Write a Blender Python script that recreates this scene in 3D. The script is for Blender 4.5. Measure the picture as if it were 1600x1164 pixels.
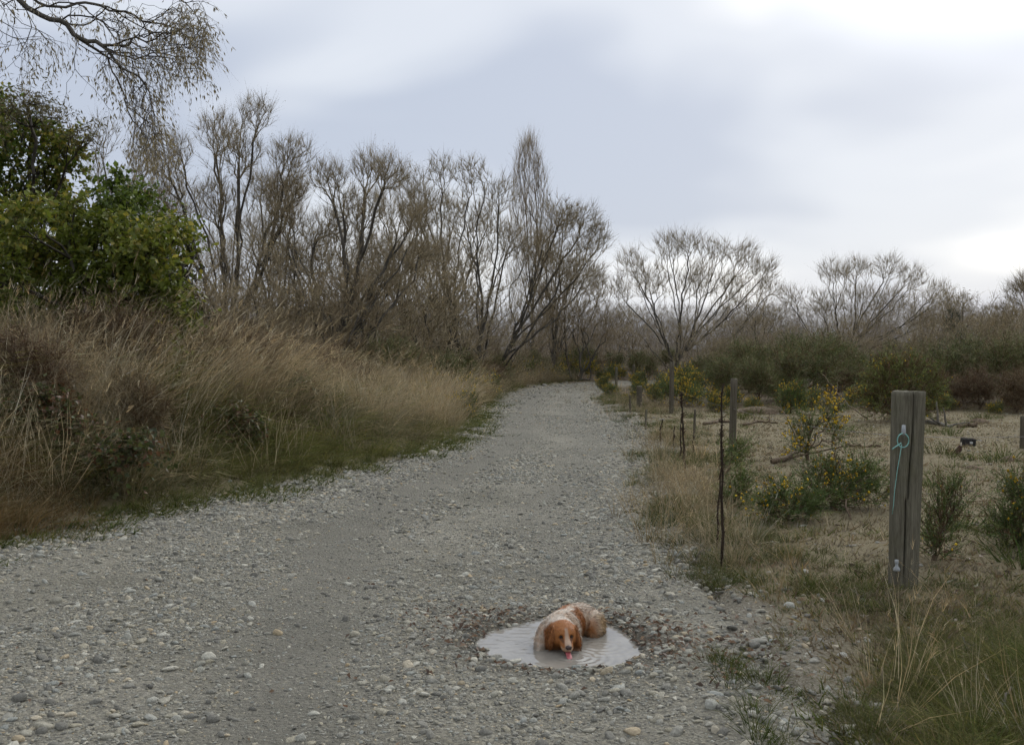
import bpy, bmesh, math
import numpy as np

# ------------------------------------------------------------------ scene, camera, light
for o in list(bpy.data.objects):
    bpy.data.objects.remove(o, do_unlink=True)
scene = bpy.context.scene
COL = scene.collection
F = 1650.0                      # focal length in photo pixels (photo is 1600 x 1164)
CAM_H = 1.5
PITCH = math.atan(37.0 / F)     # looking slightly down
cam_d = bpy.data.cameras.new('camera')
cam = bpy.data.objects.new('camera', cam_d)
COL.objects.link(cam)
cam.location = (0, 0, CAM_H)
cam.rotation_euler = (math.pi / 2 - PITCH, 0, 0)
cam_d.sensor_width = 36.0
cam_d.lens = F / 1600.0 * 36.0
cam_d.clip_start = 0.1
cam_d.clip_end = 12000
scene.camera = cam

SUN_AZ = math.radians(29)       # to the right of the view axis (+Y)
SUN_EL = math.radians(36)
SUN_DIR = (math.sin(SUN_AZ) * math.cos(SUN_EL), math.cos(SUN_AZ) * math.cos(SUN_EL), math.sin(SUN_EL))

world = bpy.data.worlds.new('World')
scene.world = world
world.use_nodes = True
wn, wl = world.node_tree.nodes, world.node_tree.links
wn.clear()
def WN(t, **k):
    n = wn.new(t)
    for a, b in k.items():
        setattr(n, a, b)
    return n
wout = WN('ShaderNodeOutputWorld'); wbg = WN('ShaderNodeBackground')
wbg.inputs['Strength'].default_value = 0.1
sky = WN('ShaderNodeTexSky', sky_type='NISHITA', sun_disc=False)
sky.sun_elevation = SUN_EL; sky.sun_rotation = SUN_AZ; sky.air_density = 1.2; sky.dust_density = 2.0
wtc = WN('ShaderNodeTexCoord')
wsep = WN('ShaderNodeSeparateXYZ'); wl.new(wtc.outputs['Generated'], wsep.inputs[0])
wz = WN('ShaderNodeMath', operation='MAXIMUM'); wl.new(wsep.outputs['Z'], wz.inputs[0]); wz.inputs[1].default_value = 0.0
wz2 = WN('ShaderNodeMath', operation='ADD'); wl.new(wz.outputs[0], wz2.inputs[0]); wz2.inputs[1].default_value = 0.3
wdx = WN('ShaderNodeMath', operation='DIVIDE'); wl.new(wsep.outputs['X'], wdx.inputs[0]); wl.new(wz2.outputs[0], wdx.inputs[1])
wdy = WN('ShaderNodeMath', operation='DIVIDE'); wl.new(wsep.outputs['Y'], wdy.inputs[0]); wl.new(wz2.outputs[0], wdy.inputs[1])
wcomb = WN('ShaderNodeCombineXYZ'); wl.new(wdx.outputs[0], wcomb.inputs[0]); wl.new(wdy.outputs[0], wcomb.inputs[1])
wcomb.inputs[2].default_value = 2.99
woff = WN('ShaderNodeVectorMath', operation='ADD'); wl.new(wcomb.outputs[0], woff.inputs[0]); woff.inputs[1].default_value = (-0.33, 0, 0)
# the cloud deck: broad soft banks, with smaller breaks in them
wno = WN('ShaderNodeTexNoise'); wl.new(woff.outputs[0], wno.inputs['Vector'])
wno.inputs['Scale'].default_value = 1.15; wno.inputs['Detail'].default_value = 3.0
wno.inputs['Roughness'].default_value = 0.43; wno.inputs['Distortion'].default_value = 0.35
wra = WN('ShaderNodeValToRGB'); wl.new(wno.outputs['Fac'], wra.inputs['Fac'])
e = wra.color_ramp.elements
e[0].position = 0.36; e[0].color = (0.37, 0.408, 0.49, 1)
e[1].position = 0.63; e[1].color = (0.7, 0.71, 0.725, 1)
m_ = wra.color_ramp.elements.new(0.5); m_.color = (0.515, 0.545, 0.6, 1)
wra.color_ramp.interpolation = 'EASE'
wsc = WN('ShaderNodeVectorMath', operation='SCALE'); wl.new(wra.outputs['Color'], wsc.inputs[0]); wsc.inputs['Scale'].default_value = 8.0
# brighter cloud where the sun stands behind it
wdot = WN('ShaderNodeVectorMath', operation='DOT_PRODUCT'); wl.new(wtc.outputs['Generated'], wdot.inputs[0])
wdot.inputs[1].default_value = SUN_DIR
wmr = WN('ShaderNodeMapRange', interpolation_type='SMOOTHERSTEP'); wl.new(wdot.outputs['Value'], wmr.inputs['Value'])
wmr.inputs['From Min'].default_value = 0.9; wmr.inputs['From Max'].default_value = 1.0
wmr.inputs['To Min'].default_value = 0.0; wmr.inputs['To Max'].default_value = 7.0
wadd = WN('ShaderNodeVectorMath', operation='ADD'); wl.new(wsc.outputs[0], wadd.inputs[0]); wl.new(wmr.outputs[0], wadd.inputs[1])
wmix = WN('ShaderNodeMixRGB'); wmix.inputs['Fac'].default_value = 0.94
wl.new(sky.outputs[0], wmix.inputs['Color1']); wl.new(wadd.outputs[0], wmix.inputs['Color2'])
wl.new(wmix.outputs[0], wbg.inputs['Color']); wl.new(wbg.outputs[0], wout.inputs['Surface'])

sun_d = bpy.data.lights.new('sun', 'SUN')
sun_d.energy = 0.8; sun_d.angle = math.radians(18); sun_d.color = (1.0, 0.96, 0.9)
sun = bpy.data.objects.new('sun', sun_d); COL.objects.link(sun)
sun.rotation_euler = (math.pi / 2 - SUN_EL, 0, math.pi - SUN_AZ)

vs = scene.view_settings
vs.view_transform = 'Standard'; vs.look = 'None'; vs.exposure = 0.84; vs.gamma = 1.0
vs.use_curve_mapping = False
scene.render.engine = 'CYCLES'
scene.cycles.max_bounces = 4; scene.cycles.diffuse_bounces = 2; scene.cycles.glossy_bounces = 2
scene.cycles.transmission_bounces = 3; scene.cycles.transparent_max_bounces = 6
scene.cycles.caustics_reflective = False; scene.cycles.caustics_refractive = False
scene.cycles.use_denoising = True; scene.cycles.denoiser = 'OPENIMAGEDENOISE'; scene.cycles.denoising_input_passes = 'RGB_ALBEDO_NORMAL'; scene.cycles.denoising_prefilter = 'ACCURATE'; scene.cycles.sample_clamp_indirect = 1.5; scene.cycles.sample_clamp_direct = 3.0
scene.cycles.use_adaptive_sampling = True; scene.cycles.adaptive_threshold = 0.025; scene.cycles.adaptive_min_samples = 16

# ------------------------------------------------------------------ helpers
CA, SA = math.cos(PITCH), math.sin(PITCH)
def P(px, py, d):
    """the point at distance d (along +Y) that is seen at photo pixel px, py"""
    u, v = (px - 800) / F, (582 - py) / F
    y, z = CA + SA * v, -SA + CA * v
    return np.array([u * d / y, d, CAM_H + z * d / y])
def G(px, py, z=0.0):
    """the point of the level plane z seen at photo pixel px, py"""
    u, v = (px - 800) / F, (582 - py) / F
    y, zz = CA + SA * v, -SA + CA * v
    t = (z - CAM_H) / zz
    return np.array([u * t, y * t, z])
def R(seed):
    return np.random.default_rng(seed)
def sstep(a, b, x):
    t = np.clip((np.asarray(x, float) - a) / (b - a), 0, 1)
    return t * t * (3 - 2 * t)
def unit(v):
    return v / np.maximum(np.linalg.norm(v, axis=-1, keepdims=True), 1e-9)

def _hash(i, j, s):
    h = np.sin(i * 127.1 + j * 311.7 + s * 74.7) * 43758.5453
    return h - np.floor(h)
def vnoise(x, y, s=0):
    x = np.asarray(x, float); y = np.asarray(y, float)
    i, j = np.floor(x), np.floor(y)
    fx, fy = x - i, y - j
    fx = fx * fx * (3 - 2 * fx); fy = fy * fy * (3 - 2 * fy)
    a, b, c, d = _hash(i, j, s), _hash(i + 1, j, s), _hash(i, j + 1, s), _hash(i + 1, j + 1, s)
    return (a + (b - a) * fx) * (1 - fy) + (c + (d - c) * fx) * fy
def fbm(x, y, s=0, o=4):
    r, a, t = 0, 1, 0
    for k in range(o):
        r = r + a * vnoise(x * 2 ** k, y * 2 ** k, s + k * 7); t += a; a *= 0.5
    return r / t

def mesh(name, V, faces, mat=None, col=None, smooth=True):
    """faces: list of integer arrays (m,k) with k = 3 or 4"""
    me = bpy.data.meshes.new(name)
    V = np.asarray(V, np.float32).reshape(-1, 3)
    faces = [np.asarray(f, np.int32) for f in faces if len(f)]
    me.vertices.add(len(V)); me.vertices.foreach_set('co', V.ravel())
    if faces:
        tot = np.concatenate([np.full(len(f), f.shape[1], np.int32) for f in faces])
        start = np.concatenate([[0], np.cumsum(tot)[:-1]]).astype(np.int32)
        me.loops.add(int(tot.sum())); me.loops.foreach_set('vertex_index', np.concatenate([f.ravel() for f in faces]))
        me.polygons.add(len(tot)); me.polygons.foreach_set('loop_start', start)
        if smooth:
            me.polygons.foreach_set('use_smooth', np.ones(len(tot), bool))
    if col is not None:
        a = me.color_attributes.new('Col', 'FLOAT_COLOR', 'POINT')
        c = np.ones((len(V), 4), np.float32); c[:, :3] = col
        a.data.foreach_set('color', c.ravel())
    me.update(calc_edges=True)
    if mat:
        me.materials.append(mat)
    return me
def add(name, me, parent=None, loc=None, rz=0.0, sc=None):
    o = bpy.data.objects.new(name, me); COL.objects.link(o)
    if parent is not None: o.parent = parent
    if loc is not None: o.location = loc
    if rz: o.rotation_euler = (0, 0, rz)
    if sc is not None: o.scale = (sc,) * 3 if np.isscalar(sc) else sc
    return o
def tag(o, label=None, cat=None, group=None, kind=None):
    for k, v in (('label', label), ('category', cat), ('group', group), ('kind', kind)):
        if v: o[k] = v
    return o
def copy_tree(o, parent=None):
    c = o.copy(); COL.objects.link(c); c.parent = parent
    for ch in o.children: copy_tree(ch, c)
    return c

# ------------------------------------------------------------------ materials
def mat_new(name):
    m = bpy.data.materials.new(name); m.use_nodes = True
    nt = m.node_tree; nt.nodes.clear()
    out = nt.nodes.new('ShaderNodeOutputMaterial')
    b = nt.nodes.new('ShaderNodeBsdfPrincipled')
    nt.links.new(b.outputs[0], out.inputs['Surface'])
    return m, nt, b, out
def N(nt, t, **k):
    n = nt.nodes.new(t)
    for a, b in k.items(): setattr(n, a, b)
    return n
def ramp(nt, fac, stops):
    r = N(nt, 'ShaderNodeValToRGB'); nt.links.new(fac, r.inputs['Fac'])
    el = r.color_ramp.elements
    while len(el) < len(stops): el.new(0.5)
    for e_, (p, c) in zip(el, stops):
        e_.position = p; e_.color = (*c, 1)
    return r.outputs['Color']
def noise(nt, scale, detail=3.0, coord=None, rough=0.55):
    n = N(nt, 'ShaderNodeTexNoise')
    n.inputs['Scale'].default_value = scale; n.inputs['Detail'].default_value = detail; n.inputs['Roughness'].default_value = rough
    if coord is not None: nt.links.new(coord, n.inputs['Vector'])
    return n.outputs['Fac']
def bump(nt, b, h, strength, dist):
    n = N(nt, 'ShaderNodeBump'); n.inputs['Strength'].default_value = strength; n.inputs['Distance'].default_value = dist
    nt.links.new(h, n.inputs['Height']); nt.links.new(n.outputs[0], b.inputs['Normal'])
def mixc(nt, fac, a, b, mode='MIX'):
    n = N(nt, 'ShaderNodeMixRGB', blend_type=mode)
    for s, v in (('Fac', fac), ('Color1', a), ('Color2', b)):
        if hasattr(v, 'links') or hasattr(v, 'is_linked'): nt.links.new(v, n.inputs[s])
        else: n.inputs[s].default_value = v if s == 'Fac' else (*v, 1)
    return n.outputs['Color']
def obj_coord(nt):
    return N(nt, 'ShaderNodeTexCoord').outputs['Object']

def foliage_mat(name, trans=0.25, rough=0.7, vary=0.35, hue=0.03, spec=0.25):
    """colour from the vertex attribute, varied a little from plant to plant; lets some light through"""
    m, nt, b, out = mat_new(name)
    at = N(nt, 'ShaderNodeAttribute', attribute_name='Col')
    oi = N(nt, 'ShaderNodeObjectInfo')
    hsv = N(nt, 'ShaderNodeHueSaturation')
    nt.links.new(at.outputs['Color'], hsv.inputs['Color'])
    mr = N(nt, 'ShaderNodeMapRange'); nt.links.new(oi.outputs['Random'], mr.inputs['Value'])
    mr.inputs['To Min'].default_value = 1 - vary; mr.inputs['To Max'].default_value = 1 + vary
    nt.links.new(mr.outputs[0], hsv.inputs['Value'])
    mh = N(nt, 'ShaderNodeMath', operation='MULTIPLY'); nt.links.new(oi.outputs['Random'], mh.inputs[0]); mh.inputs[1].default_value = 17.3
    fr = N(nt, 'ShaderNodeMath', operation='FRACT'); nt.links.new(mh.outputs[0], fr.inputs[0])
    mr2 = N(nt, 'ShaderNodeMapRange'); nt.links.new(fr.outputs[0], mr2.inputs['Value'])
    mr2.inputs['To Min'].default_value = 0.5 - hue; mr2.inputs['To Max'].default_value = 0.5 + hue
    nt.links.new(mr2.outputs[0], hsv.inputs['Hue'])
    nt.links.new(hsv.outputs[0], b.inputs['Base Color'])
    b.inputs['Roughness'].default_value = rough; b.inputs['Specular IOR Level'].default_value = spec
    if trans > 0:
        tr = N(nt, 'ShaderNodeBsdfTranslucent'); nt.links.new(hsv.outputs[0], tr.inputs['Color'])
        mx = N(nt, 'ShaderNodeMixShader'); mx.inputs[0].default_value = trans
        nt.links.new(b.outputs[0], mx.inputs[1]); nt.links.new(tr.outputs[0], mx.inputs[2])
        nt.links.new(mx.outputs[0], out.inputs['Surface'])
    return m
M_GRASS = foliage_mat('dry_grass', 0.3, 0.8, 0.0, 0.0, 0.15)
M_TURF = foliage_mat('turf', 0.2, 0.8, 0.3, 0.03, 0.15)
M_LEAF = foliage_mat('leaf', 0.42, 0.5, 0.0, 0.0, 0.4)
M_NEEDLE = foliage_mat('needle', 0.15, 0.65, 0.12, 0.01, 0.3)
M_TWIG = foliage_mat('twig', 0.0, 0.8, 0.0, 0.0, 0.2)
M_FLOWER = foliage_mat('gorse_flower', 0.2, 0.6, 0.1, 0.0, 0.2)

def bark_mat(name, dark, light, scale=9.0):
    m, nt, b, out = mat_new(name)
    c = obj_coord(nt)
    mp = N(nt, 'ShaderNodeMapping'); nt.links.new(c, mp.inputs['Vector']); mp.inputs['Scale'].default_value = (1, 1, 0.25)
    n1 = noise(nt, scale, 5, mp.outputs[0], 0.65)
    nt.links.new(ramp(nt, n1, [(0.3, dark), (0.75, light)]), b.inputs['Base Color'])
    b.inputs['Roughness'].default_value = 0.9; b.inputs['Specular IOR Level'].default_value = 0.2
    bump(nt, b, n1, 0.6, 0.03)
    return m
M_BARK = bark_mat('willow_bark', (0.033, 0.030, 0.024), (0.125, 0.114, 0.096))
M_BARK_PALE = bark_mat('pale_bark', (0.07, 0.065, 0.055), (0.22, 0.2, 0.17))
M_DEADWOOD = bark_mat('dead_wood', (0.05, 0.035, 0.022), (0.2, 0.15, 0.1), 20)
M_STALK = bark_mat('dead_stalk', (0.018, 0.012, 0.009), (0.06, 0.043, 0.03), 40)

# ------------------------------------------------------------------ the lie of the land
CL = np.array([(-2.0, -3, 3.2), (-1.9, 2, 3.1), (-1.82, 4, 3.0), (-1.62, 5.8, 2.78), (-1.33, 8, 2.45), (-0.36, 11.5, 1.85), (0.35, 15, 1.52),
               (0.72, 18.5, 1.42), (0.98, 26, 1.42), (1.3, 33, 1.42), (1.95, 38.5, 1.42), (3.3, 43.5, 1.45), (6.2, 47.5, 1.6), (12, 51, 1.8), (25, 55, 1.9), (60, 60, 1.9), (140, 66, 1.9)], float)
def spline(C, per=24):
    out = []
    for i in range(len(C) - 1):
        p0, p1, p2, p3 = C[max(i - 1, 0)], C[i], C[i + 1], C[min(i + 2, len(C) - 1)]
        l = np.linalg.norm((p2 - p1)[:2])
        t = np.linspace(0, 1, per, endpoint=False)[:, None]
        m1 = (p2 - p0) * l / max(np.linalg.norm((p2 - p0)[:2]), 1e-6); m2 = (p3 - p1) * l / max(np.linalg.norm((p3 - p1)[:2]), 1e-6)
        m1[2] = np.clip(m1[2], -0.5, 0.5); m2[2] = np.clip(m2[2], -0.5, 0.5)
        out.append((2 * t**3 - 3 * t**2 + 1) * p1 + (t**3 - 2 * t**2 + t) * m1 + (-2 * t**3 + 3 * t**2) * p2 + (t**3 - t**2) * m2)
    out.append(C[-1:])
    return np.concatenate(out)
ROAD = spline(CL)
ROAD_S = np.concatenate([[0], np.cumsum(np.linalg.norm(np.diff(ROAD[:, :2], axis=0), axis=1))])
ROAD_T = unit(np.gradient(ROAD[:, :2], axis=0))
def road_coords(x, y):
    """(along, sideways, half width): sideways is negative on the left"""
    x = np.asarray(x, float).ravel(); y = np.asarray(y, float).ravel()
    s = np.empty(len(x)); lat = np.empty(len(x)); hw = np.empty(len(x))
    for a in range(0, len(x), 20000):
        b = a + 20000
        dx = x[a:b, None] - ROAD[None, :, 0]; dy = y[a:b, None] - ROAD[None, :, 1]
        j = np.argmin(dx * dx + dy * dy, axis=1)
        r = np.arange(len(j)); ddx, ddy = dx[r, j], dy[r, j]
        t = ROAD_T[j]
        s[a:b] = ROAD_S[j] + ddx * t[:, 0] + ddy * t[:, 1]
        lt = ddx * t[:, 1] - ddy * t[:, 0]
        lat[a:b] = np.where(np.abs(lt) > 1e-6, np.sign(lt) * np.hypot(ddx, ddy), 0)
        near = np.hypot(ddx, ddy) < 6
        lat[a:b] = np.where(near, lt, lat[a:b])
        hw[a:b] = ROAD[j, 2]
    return s, lat, hw
PUD = G(876, 1004, -0.03)           # middle of the puddle
WATER_Z = -0.032
TONGUE = G(889, 1026, WATER_Z)
def puddle_r(x, y):
    dx, dy = (x - PUD[0]) / 0.40, (y - PUD[1]) / 0.47
    a = np.arctan2(dy, dx)
    return np.hypot(dx, dy) + 0.03 * np.sin(3 * a + 1) + 0.03 * np.sin(5 * a + 2.2) + 0.24 * (fbm(x * 9, y * 9, 3, 4) - 0.5)
def wheel_tracks(t, y, hw):
    """how much a point lies in one of the two packed wheel tracks (0..1)"""
    t1 = np.interp(y, [3, 4.5, 8, 11.5, 18, 60], [0.33, 0.27, 0.0, -0.34, -0.42, -0.42]); t2 = np.interp(y, [3, 5.4, 8, 11.5, 18, 60], [0.74, 0.70, 0.66, 0.46, 0.4, 0.4])
    w = 0.36 + 0.12 * (fbm(y * 0.7, t * 2, 71, 2) - 0.5)
    return np.clip(np.exp(-((t - t1) * hw / (w * 1.25)) ** 2) + 0.8 * np.exp(-((t - t2) * hw / w) ** 2) * (1 - 0.75 * sstep(6.8, 5.9, y)), 0, 1)
def road_z(x, y, s=None, lat=None, hw=None):
    x = np.asarray(x, float); y = np.asarray(y, float)
    if lat is None: s, lat, hw = road_coords(x, y)
    t = lat / hw
    z = 0.012 * (fbm(x * 1.3, y * 1.3, 11, 4) - 0.5) * 2
    z = z + 0.010 * (fbm(x * 9, y * 9, 12, 3) - 0.5) * 2
    z = z - 0.02 * wheel_tracks(t, y, hw)
    z = z + 0.03 * sstep(0.75, 1.0, np.abs(t)) * fbm(x * 3, y * 3, 5, 2)
    z = z - 0.11 * sstep(1.28, 0.62, puddle_r(x, y))
    return z
def bank_h(y):
    return np.interp(y, [0, 6, 10, 13, 16, 19, 23, 30, 45, 80], [1.3, 1.35, 1.35, 1.15, 0.8, 0.55, 0.42, 0.38, 0.3, 0.2])
def ground_z(x, y, rc=None):
    x = np.asarray(x, float); y = np.asarray(y, float)
    s, lat, hw = rc if rc is not None else road_coords(x, y)
    e_ = np.abs(lat) - hw
    base = 0.03 + 0.05 * (fbm(x * 0.35, y * 0.35, 21, 4) - 0.4) + 0.035 * (fbm(x * 2.1, y * 2.1, 22, 3) - 0.5)
    left = sstep(-0.02, 0.02, -lat)
    base = base + left * bank_h(y) * sstep(0.05, 3.0, e_) * (0.8 + 0.4 * fbm(x * 0.6, y * 0.6, 23, 3))
    base = base + left * 0.4 * sstep(0.5, 1.5, e_) * (fbm(x * 1.6, y * 1.6, 24, 3) - 0.5)
    edge = e_ + 0.5 * (fbm(x * 1.1, y * 1.1, 25, 4) - 0.5)
    base = np.minimum(base, 0.03 + 5.0) 
    k = sstep(-0.22, 0.12, edge)
    return -0.2 + (base + 0.2) * k

def axis(parts):
    out = [parts[0][0]]
    for a, b, st in parts:
        n = max(1, int(round((b - a) / st))); out += list(np.linspace(a, b, n + 1)[1:])
    return np.array(out)
gx = axis([(-2500, -600, 300), (-600, -100, 60), (-100, -30, 6), (-30, -8, 0.8), (-8, 9, 0.11), (9, 30, 0.7), (30, 100, 6), (100, 600, 60), (600, 2500, 300)])
gy = axis([(-60, -3, 6), (-3, 3.2, 0.6), (3.2, 14, 0.11), (14, 30, 0.2), (30, 60, 0.6), (60, 120, 4), (120, 600, 40), (600, 4000, 300)])
XX, YY = np.meshgrid(gx, gy)
gz = ground_z(XX.ravel(), YY.ravel())
ni, nj = len(gy), len(gx)
idx = np.arange(ni * nj).reshape(ni, nj)
quads = np.stack([idx[:-1, :-1], idx[:-1, 1:], idx[1:, 1:], idx[1:, :-1]], -1).reshape(-1, 4)
# ground colours: dry short pasture, green nearer the road, dark litter on the bank
def ground_mat():
    m, nt, b, out = mat_new('pasture_ground')
    c = obj_coord(nt)
    n1 = noise(nt, 0.9, 6, c, 0.65); n2 = noise(nt, 9, 5, c, 0.7); n3 = noise(nt, 55, 4, c, 0.7)
    c1 = ramp(nt, n1, [(0.3, (0.153, 0.139, 0.074)), (0.5, (0.214, 0.177, 0.110)), (0.7, (0.263, 0.214, 0.144))])
    c2 = mixc(nt, 0.55, c1, ramp(nt, n2, [(0.3, (0.092, 0.090, 0.042)), (0.55, (0.220, 0.188, 0.118)), (0.75, (0.305, 0.269, 0.188))]))
    c3 = mixc(nt, 0.5, c2, ramp(nt, n3, [(0.3, (0.073, 0.062, 0.036)), (0.7, (0.329, 0.288, 0.193))]))
    at = N(nt, 'ShaderNodeAttribute', attribute_name='Col')      # where brown litter and soil lie instead of turf
    sep = N(nt, 'ShaderNodeSeparateColor'); nt.links.new(at.outputs['Color'], sep.inputs[0])
    litter = ramp(nt, n2, [(0.3, (0.03, 0.022, 0.013)), (0.7, (0.1, 0.07, 0.042))])
    c4 = mixc(nt, sep.outputs[0], c3, litter)
    soil = ramp(nt, n3, [(0.3, (0.090, 0.080, 0.061)), (0.5, (0.180, 0.165, 0.131)), (0.75, (0.360, 0.338, 0.290))])
    c5 = mixc(nt, sep.outputs[1], c4, soil)
    nt.links.new(c5, b.inputs['Base Color'])
    b.inputs['Roughness'].default_value = 0.95; b.inputs['Specular IOR Level'].default_value = 0.1
    ad = N(nt, 'ShaderNodeMath', operation='ADD'); nt.links.new(n2, ad.inputs[0]); nt.links.new(n3, ad.inputs[1])
    bump(nt, b, ad.outputs[0], 0.8, 0.03)
    return m
rc = road_coords(XX.ravel(), YY.ravel())
ee = np.abs(rc[1]) - rc[2]
lit = sstep(0.3, 1.2, ee) * (rc[1] < 0) * 1.0
lit = np.maximum(lit, sstep(23, 27, YY.ravel()) * (XX.ravel() > 2) * 0.8)
soil = sstep(0.75, 0.1, ee + 0.35 * (rc[1] < 0) + 0.5 * (fbm(XX.ravel() * 1.5, YY.ravel() * 1.5, 31, 3) - 0.5))
gc = np.stack([lit, soil, 0 * lit], 1)
ground = add('ground', mesh('ground', np.stack([XX.ravel(), YY.ravel(), gz], 1), [quads], ground_mat(), gc))
tag(ground, 'dry short pasture and grassy bank beside the gravel road', None, None, 'structure')

# ------------------------------------------------------------------ gravel road
def road_mat():
    m, nt, b, out = mat_new('gravel_fines')
    c = obj_coord(nt)
    v1 = N(nt, 'ShaderNodeTexVoronoi'); v1.inputs['Scale'].default_value = 42; nt.links.new(c, v1.inputs['Vector'])
    v2 = N(nt, 'ShaderNodeTexVoronoi'); v2.inputs['Scale'].default_value = 110; nt.links.new(c, v2.inputs['Vector'])
    n1 = noise(nt, 0.8, 5, c, 0.6); n2 = noise(nt, 160, 3, c, 0.7)
    s1 = N(nt, 'ShaderNodeSeparateColor'); nt.links.new(v1.outputs['Color'], s1.inputs[0])
    s2 = N(nt, 'ShaderNodeSeparateColor'); nt.links.new(v2.outputs['Color'], s2.inputs[0])
    peb = [(0.0, (0.119, 0.114, 0.095)), (0.35, (0.199, 0.191, 0.161)), (0.6, (0.277, 0.270, 0.227)), (0.8, (0.317, 0.290, 0.216)), (1.0, (0.508, 0.493, 0.424))]
    c1 = ramp(nt, s1.outputs[0], peb); c2 = ramp(nt, s2.outputs[0], peb)
    cm = mixc(nt, 0.55, c1, c2)
    cd = mixc(nt, ramp(nt, n2, [(0.4, (0, 0, 0)), (0.6, (0.6, 0.6, 0.6))]), cm, (0.195, 0.188, 0.165))
    tone = ramp(nt, n1, [(0.32, (0.72, 0.72, 0.69)), (0.68, (1.16, 1.15, 1.13))])
    at = N(nt, 'ShaderNodeAttribute', attribute_name='Col')      # damp mud round the puddle
    c4 = mixc(nt, 1.0, cd, tone, 'MULTIPLY')
    sp = N(nt, 'ShaderNodeSeparateColor'); nt.links.new(at.outputs['Color'], sp.inputs[0])      # packed silt in the wheel tracks
    mp_ = N(nt, 'ShaderNodeMath', operation='MULTIPLY'); nt.links.new(sp.outputs[1], mp_.inputs[0]); mp_.inputs[1].default_value = 0.6
    c4 = mixc(nt, mp_.outputs[0], c4, (0.155, 0.15, 0.128))
    c5 = mixc(nt, sp.outputs[0], c4, (0.09, 0.08, 0.064))
    nt.links.new(c5, b.inputs['Base Color'])
    b.inputs['Roughness'].default_value = 0.9; b.inputs['Specular IOR Level'].default_value = 0.15
    a1 = N(nt, 'ShaderNodeMath', operation='MULTIPLY_ADD'); nt.links.new(v1.outputs['Distance'], a1.inputs[0]); a1.inputs[1].default_value = -1.6
    nt.links.new(n2, a1.inputs[2])
    bump(nt, b, a1.outputs[0], 0.9, 0.012)
    return m
ss = axis([(0.0, 6, 0.5), (6, 7, 0.05), (7, 11, 0.03), (11, 18, 0.06), (18, 34, 0.15), (34, 80, 0.5), (80, 200, 4)])
tt = np.linspace(-1.09, 1.09, 120)
ctr = np.stack([np.interp(ss, ROAD_S, ROAD[:, k]) for k in range(3)], 1)
tan = np.stack([np.interp(ss, ROAD_S, ROAD_T[:, k]) for k in range(2)], 1)
nor = np.stack([tan[:, 1], -tan[:, 0]], 1)
hwv = ctr[:, 2:3]
rx = ctr[:, 0:1] + nor[:, 0:1] * hwv * tt[None]; ry = ctr[:, 1:2] + nor[:, 1:2] * hwv * tt[None]
lat = hwv * tt[None]
rz = road_z(rx, ry, None, lat, hwv * np.ones_like(lat))
rz = rz - 0.1 * sstep(1.02, 1.09, np.abs(tt))[None]
idx = np.arange(rx.size).reshape(rx.shape)
quads = np.stack([idx[:-1, :-1], idx[:-1, 1:], idx[1:, 1:], idx[1:, :-1]], -1).reshape(-1, 4)
damp = sstep(1.8, 1.12, puddle_r(rx, ry) + 0.25 * (fbm(rx * 9, ry * 9, 73, 3) - 0.5)).ravel() * 0.65
packed = wheel_tracks(tt[None] * np.ones_like(lat), ry, hwv * np.ones_like(lat)).ravel()
gravel_road = add('gravel_road', mesh('gravel_road', np.stack([rx, ry, rz], -1).reshape(-1, 3), [quads], road_mat(), np.stack([damp, packed, 0 * damp], 1)))
tag(gravel_road, 'grey gravel road curving away to the right', None, None, 'structure')

# the muddy water in the pothole
def water_mat():
    m, nt, b, out = mat_new('muddy_water')
    n1 = noise(nt, 5, 3, obj_coord(nt))
    nt.links.new(ramp(nt, n1, [(0.3, (0.2, 0.19, 0.166)), (0.7, (0.28, 0.267, 0.236))]), b.inputs['Base Color'])
    b.inputs['Roughness'].default_value = 0.03; b.inputs['IOR'].default_value = 1.5; b.inputs['Specular IOR Level'].default_value = 0.5
    bump(nt, b, noise(nt, 22, 2, obj_coord(nt)), 0.12, 0.01)
    return m
wx = np.linspace(-0.72, 0.72, 230)
WX, WY = np.meshgrid(wx + PUD[0], wx + PUD[1])
rr = np.hypot(WX - TONGUE[0] - 0.02, WY - TONGUE[1])
ang = np.arctan2(WY - TONGUE[1], WX - TONGUE[0])
wzv = 0.0030 * np.exp(-rr / 0.15) * (0.35 + 0.65 * sstep(-0.4, 0.9, np.cos(ang - 0.1)) + 0.25 * (fbm(WX * 9, WY * 9, 47, 2) - 0.5)) * (1 - np.exp(-(rr / 0.03) ** 2)) * np.sin(2 * np.pi * (rr / 0.043) + 0.6 * np.sin(3 * np.arctan2(WY - TONGUE[1], WX - TONGUE[0])))
r2 = np.hypot(WX - 0.46, WY - 5.42)
wzv = wzv + 0.0012 * np.exp(-r2 / 0.15) * (1 - np.exp(-(r2 / 0.03) ** 2)) * np.sin(2 * np.pi * r2 / 0.05)
wzv = wzv + 0.0012 * (fbm(WX * 18, WY * 30, 41, 2) - 0.5)
idx = np.arange(WX.size).reshape(WX.shape)
quads = np.stack([idx[:-1, :-1], idx[:-1, 1:], idx[1:, 1:], idx[1:, :-1]], -1).reshape(-1, 4)
inside = (puddle_r(WX, WY) < 1.36).ravel()
quads = quads[inside[quads].all(1)]
water = add('puddle_water', mesh('puddle_water', np.stack([WX, WY, WATER_Z + wzv], -1).reshape(-1, 3), [quads], water_mat()))
tag(water, 'shallow muddy puddle with ripples in the gravel road', None, None, 'structure')

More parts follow.
